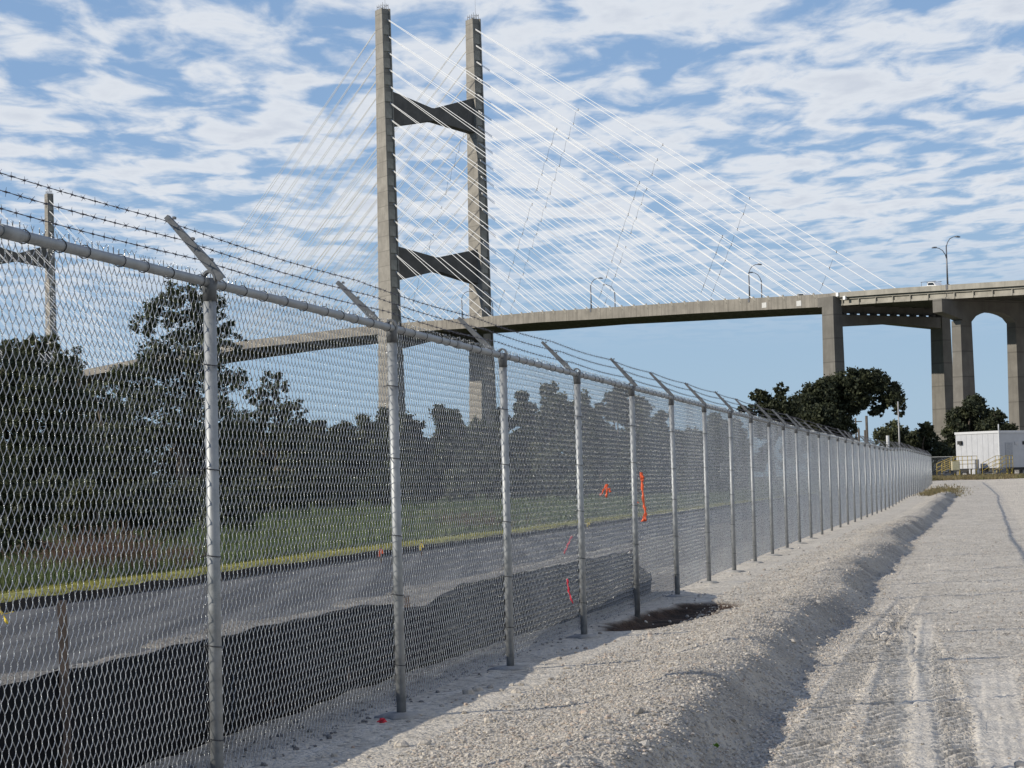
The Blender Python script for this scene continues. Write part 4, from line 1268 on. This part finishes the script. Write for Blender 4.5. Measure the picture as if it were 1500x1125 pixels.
# tiny green weed on the road edge
p = ground_pt(1050, 1084, 0.0)
for _ in range(6): p = ground_pt(1050, 1084, terrain_z(p.x, p.y))
wd_ = thing('weed', 'tiny bright green weed at the shaded foot of the berm', 'plant', (p.x, p.y, terrain_z(p.x, p.y)))
v, f = leaves(np.array([[0, 0, 0.02]]), np.array([0.018]), 22, 0.012, np.random.default_rng(5))
link('leaves', np_mesh('leaves', v, f, leaf_mat('weed_leaves', (0.16, 0.30, 0.04))), wd_)

# ------------------------------------------------------------------ flagging tape and survey stakes
MORG = simple('orange_flagging', (0.75, 0.13, 0.05), 0.5, 0, 0.1, 8)
MRED = simple('red_flagging', (0.62, 0.045, 0.07), 0.5, 0, 0.1, 8)
MYEL = simple('yellow_flagging', (0.75, 0.55, 0.05), 0.5, 0, 0.1, 8)
def tape(name, label, strips, mat, Y, w=0.018, off=0.0):
    """strips: lists of photo points at distance Y; built as thin twisted ribbons"""
    p0 = at(*strips[0][0], Y)
    o = None
    mb = MB()
    for s in strips:
        pts = [at(px, py, Y) - p0 for px, py in s]
        fine = []
        for a, b_ in zip(pts[:-1], pts[1:]):
            for k in range(5): fine.append(a.lerp(b_, k / 5))
        fine.append(pts[-1])
        vs = []
        for i, q_ in enumerate(fine):
            t = 0.5 * math.sin(i * 0.9)
            sd_ = Vector((math.cos(t), math.sin(t), 0)) * w * (0.75 + 0.3 * math.sin(i * 1.7))
            j = Vector((0.003 * math.sin(i * 2.1), 0.006 * math.sin(i * 1.3), 0))
            vs += [q_ + j - sd_, q_ + j + sd_]
        mb.add(vs, [(2 * i, 2 * i + 1, 2 * i + 3, 2 * i + 2) for i in range(len(fine) - 1)], True)
    o = mb.build(name, mat); o.location = p0
    m = o.modifiers.new('thickness', 'SOLIDIFY'); m.thickness = 0.002
    return tag(o, label, 'tape')
Yt = 22.75
tape('flagging_tape', 'long orange flagging tape hanging on the fence right of the fifth post', [[(939, 692), (941, 715), (943, 738), (946, 752), (945, 764)], [(939, 692), (942, 700), (941, 706)], [(945, 752), (941, 764)]], MORG, Yt)
tape('flagging_tape', 'forked orange flagging tape on the fence left of the fifth post', [[(889, 709), (884, 718), (879, 727)], [(889, 709), (889, 720), (888, 729)], [(892, 715), (894, 721)]], MORG, 20.5, 0.014)
tape('flagging_tape', 'small pale orange scrap of tape beside the fifth post', [[(932, 734), (935, 737)]], MORG, 22.45, 0.015)
tape('flagging_tape', 'thin red tape strand above the black silt fabric left of the fourth post', [[(838, 785), (832, 798), (826, 812)]], MRED, 19.0, 0.010)
tape('flagging_tape', 'thin red tape strand trailing down the silt fabric left of the fourth post', [[(831, 848), (833, 866), (839, 884)]], MRED, 17.9, 0.009)
p = ground_pt(560, 1060)
tape('flagging_tape', 'crumpled red tape on the ground at the second post', [[(554, 1058), (560, 1052), (565, 1058)], [(558, 1058), (562, 1062), (567, 1060)], [(560, 1052), (563, 1064)]], MRED, p.y, 0.016)
def survey(label, px, py_top, py_bot, mat, lean=0.0):
    b_ = ground_pt(px, py_bot, 0.0)
    h = (py_bot - py_top) * b_.y / F
    o = thing('survey_stake', label, 'stake', (b_.x, b_.y, -0.03), 0, 'survey stakes along the asphalt')
    MB().box(-0.018, 0.018, -0.008, 0.008, 0, h).build('lath', MWOOD, o)
    t_ = MB()
    for s in (-1, 1):
        pts = [Vector((0, -0.012, h * .92)), Vector((s * .02, -0.02, h * .8)), Vector((s * .035 + lean, -0.03, h * (.5 + .1 * s)))]
        vs = []
        for i, q_ in enumerate(pts): vs += [q_ + Vector((-0.022, 0, 0)), q_ + Vector((0.022, 0.01, 0))]
        t_.add(vs, [(0, 1, 3, 2), (2, 3, 5, 4)])
    a = t_.build('ribbon', mat, o)
    o.rotation_euler.y = lean
survey('short survey stake with orange ribbon left of the second fence post', 558, 800, 822, MORG)
survey('short survey stake with yellow ribbon right of the second fence post', 618, 792, 812, MYEL)
survey('tiny yellow ribbon stake at the asphalt edge between fourth and fifth posts', 862, 762, 776, MYEL)
p = ground_pt(12, 918)
tape('flagging_tape', 'yellow tape strip drooping at the left edge of the picture', [[(-4, 886), (4, 900), (12, 915)], [(4, 900), (20, 896)]], MYEL, p.y * 0.98, 0.018)

# ------------------------------------------------------------------ poles behind the fence
MPOLE = simple('weathered_pole', (0.10, 0.085, 0.07), 0.9, 0, 0.3, 2)
MGREY = galv('grey_pole', (0.33, 0.33, 0.33), 0.6, 0.4, 4)
def pole(label, px, top, Y, r_, mat, arm_=None, bz=0.6):
    x = gx(px, Y); h = at(px, top, Y).z - bz
    o = thing('utility_pole', label, 'pole', (x, Y, bz), 0, 'poles behind the fence end')
    MB().tube((0, 0, 0), (0, 0, h), r_, r_ * .8, 8).build('shaft', mat, o)
    if arm_: MB().box(-arm_, arm_, -.08, .08, h * .93, h * .93 + .16).build('crossarm', mat, o)
pole('dark wooden pole under the arch of the live oak', 1272, 609, 200, 0.16, MPOLE)
pole('faint thin pole with a crossarm deepest in the gap under the live oak', 1256, 612, 330, 0.16, MPOLE, 1.0)
pole('shortest dark pole left under the live oak arch', 1260, 628, 196, 0.13, MPOLE)
pole('stubby dark pole beside the dark wooden pole', 1269, 630, 198, 0.11, MPOLE)
pole('tall thin grey pole in front of the right end of the live oak', 1319, 588, 140, 0.06, MGREY)
pole('pale stout post rising just above the fence line', 1302, 638, 95, 0.09, galv('pale_post', (0.55, 0.55, 0.53), 0.5, 0.3), None, 0.1)

# ------------------------------------------------------------------ trailer, stairs, cabinet, back fence
MTR = simple('white_trailer_siding', (0.40, 0.41, 0.43), 0.6, 0, 0.05, 2)
MTRIM = simple('trailer_trim', (0.50, 0.51, 0.52), 0.5, 0, 0.04, 2)
MDARK = simple('dark_undercarriage', (0.03, 0.03, 0.03), 0.8)
MYR = simple('yellow_handrail', (0.40, 0.30, 0.07), 0.55, 0, 0.12, 3)
MTREAD = simple('steel_treads', (0.14, 0.15, 0.17), 0.6, 0.4)
YT = 172.0
cx_ = at(1465, 690, YT)
GZ = 0.97
nR = Vector((0.60, -0.80, 0)); dR = Vector((0.80, 0.60, 0)); dL = Vector((-0.60, 0.80, 0))
tr = thing('office_trailer', 'white box-shaped site trailer standing raised on piers at the end of the gravel road', 'trailer', (cx_.x, YT, GZ), math.atan2(dR.y, dR.x))
# local: x along the shaded long side, y along the lit end
LW, LL_ = 4.7, 12.0
z0, z1 = 0.70, 3.62
MB().box(0, LL_, 0, LW, z0, z1).build('body', MTR, tr)
MB().box(-0.06, LL_ + .06, -0.06, LW + .06, z1, z1 + 0.20).build('roof', MTRIM, tr)
cr = MB().box(-0.025, 0.07, -0.025, 0.07, z0, z1 - 0.002); cr.build('corner_trim', MTRIM, tr)
for k in range(1, 8):
    MB().box(-0.018, 0.0, k * LW / 8 - 0.012, k * LW / 8 + 0.012, z0 + .02, z1 - .02).build('batten', MTR, tr)
MB().box(0.05, LL_, 0.05, LW - .05, z0 - 0.22, z0 - 0.002).build('chassis', MDARK, tr)
for x in (0.6, 3.5, 6.5, 9.5):
    for y in (0.5, LW - .5): MB().box(x - .2, x + .2, y - .2, y + .2, -.05, z0 - .222).build('support_pier', simple('block_pier', (.3, .3, .3), .9) if (x, y) == (.6, .5) else bpy.data.materials['block_pier'], tr)
MB().box(-0.22, -0.02, LW - 0.75, LW - 0.35, z1 - .85, z1 - .55).build('wall_lamp', MDARK, tr)
vent = MB().box(2.0, 2.35, -0.06, -0.003, z1 - 1.0, z1 - .75); vent.build('vent', simple('vent_grey', (.45, .45, .46), .6), tr)
vent = MB().box(3.0, 3.35, -0.06, -0.003, z1 - 1.0, z1 - .72); vent.build('vent', MDARK, tr)
MB().box(0.75, 1.7, -0.03, -0.002, z0 + .02, z0 + 2.1).build('door', simple('trailer_door', (.30, .31, .33), .6), tr)
mb = MB().tube((0.6, 0.5, z1 + .2), (0.6, 0.5, z1 + .75), 0.05, 0.05, 6); mb.build('roof_pipe', MTRIM, tr)
def stairs(label, loc, rot, plat, group='yellow railed steel stairs at the trailer'):
    """local: steps climb along +x to a platform"""
    o = thing('metal_stairs', label, 'stairs', loc, rot, group)
    n, run, rise, w = 5, 0.30, 0.165, 1.2
    X1 = n * run; H = (n - 1) * rise + 0.02
    for i in range(n - 1):
        MB().box(i * run, i * run + .3, -w / 2 + 0.04, w / 2 - 0.04, (i + 1) * rise - .04, (i + 1) * rise).build('tread', MTREAD, o)
    for s in (-1, 1):
        y0, y1 = sorted((s * w / 2, s * (w / 2 - .04)))
        MB().prism([(0, 0), (0.25, 0), (X1, H - 0.15), (X1, H + .05), (0, 0.18)], 1, y0, y1).build('stringer', MTREAD, o)
    MB().box(X1, X1 + plat, -w / 2, w / 2, H - .05, H).build('platform', MTREAD, o)
    for x in (X1 + .1, X1 + plat - .1):
        for s in (-1, 1): MB().box(x - .05, x + .05, s * w / 2 - .05, s * w / 2 + .05, 0, H - .052).build('platform_leg', MYR, o)
    for s in (-1, 1):
        mb = MB(); y = s * (w / 2 + .03)
        for h in (1.05, 0.72, 0.40):
            mb.path([(0.05, y, h + .12), (X1, y, H + h), (X1 + plat, y, H + h)], .022, 6)
        for x, zb in ((0.05, 0), (X1 * .5, H * .5), (X1, H - .1), (X1 + plat * .5, H - .1), (X1 + plat, H - .1)):
            zt = 1.17 if x < .1 else (H * min(1, x / X1) + 1.05)
            mb.tube((x, y, zb), (x, y, zt), .022, .022, 6)
        mb.build('handrail', MYR, o)
    return o
pS = at(1372, 700, 172.0); pS.z = 0.93
stairs('yellow railed steel stairs with a landing left of the white trailer end', (pS.x, 171.0, 0.97), 0.12, 1.6)
pS2 = at(1446, 702, 168.5)
stairs('yellow railed steel stairs climbing to the shaded side of the trailer', (pS2.x, 168.3, 0.93), 0.50, 0.7)
cab = thing('electrical_cabinet', 'grey electrical cabinet against the lit end of the trailer', 'cabinet', (gx(1425, 173.6), 172.6, 0.97), math.atan2(dR.y, dR.x))
MB().box(0, .5, 0, .7, 0.15, 1.45).build('case', simple('cabinet_grey', (.34, .35, .37), .6), cab)
MB().box(0, .5, 0, .7, 0, .148).build('plinth', MDARK, cab)
MB().box(-.012, -.002, .05, .65, .2, 1.4).build('door', simple('cabinet_door', (.40, .41, .43), .6), cab)
uc = thing('control_box', 'beige control box on the landing rail of the left stairs', 'box', (gx(1397, 171), 170.2, 1.55), 0.1)
MB().box(-.32, .32, -.15, .15, 0, .75).build('case', simple('beige_box', (.42, .38, .26), .6), uc)
MB().box(-.28, .28, -.165, -.152, .05, .7).build('door', simple('beige_door', (.45, .42, .28), .6), uc)
bf = thing('chain_link_fence', 'low chain link fence running across behind the trailer stairs', 'fence', (gx(1352, 186), 186, 0.98))
b0 = Vector((0, 0, 0)); 
for i in range(9):
    MB().tube((i * 2.6, 0, 0), (i * 2.6, 0, 1.85), .035, .035, 8).build('post', MG, bf)
MB().tube((0, 0, 1.83), (8 * 2.6, 0, 1.83), .025, .025, 6).build('top_rail', MG, bf)
mb = MB()
for k in range(-30, 350):
    x0_ = k * 0.06
    for s in (1, -1):
        xa, xb = (x0_, x0_ + 1.8) if s == 1 else (x0_ + 1.8, x0_)
        if min(xa, xb) < 0 or max(xa, xb) > 20.8: continue
        mb.tube((xa, .04 + .004 * s, .03), (xb, .04 + .004 * s, 1.83), .004, .004, 3, False)
mb.build('chain_link_mesh', MW, bf, fix=False)

print('objects', len(bpy.data.objects))
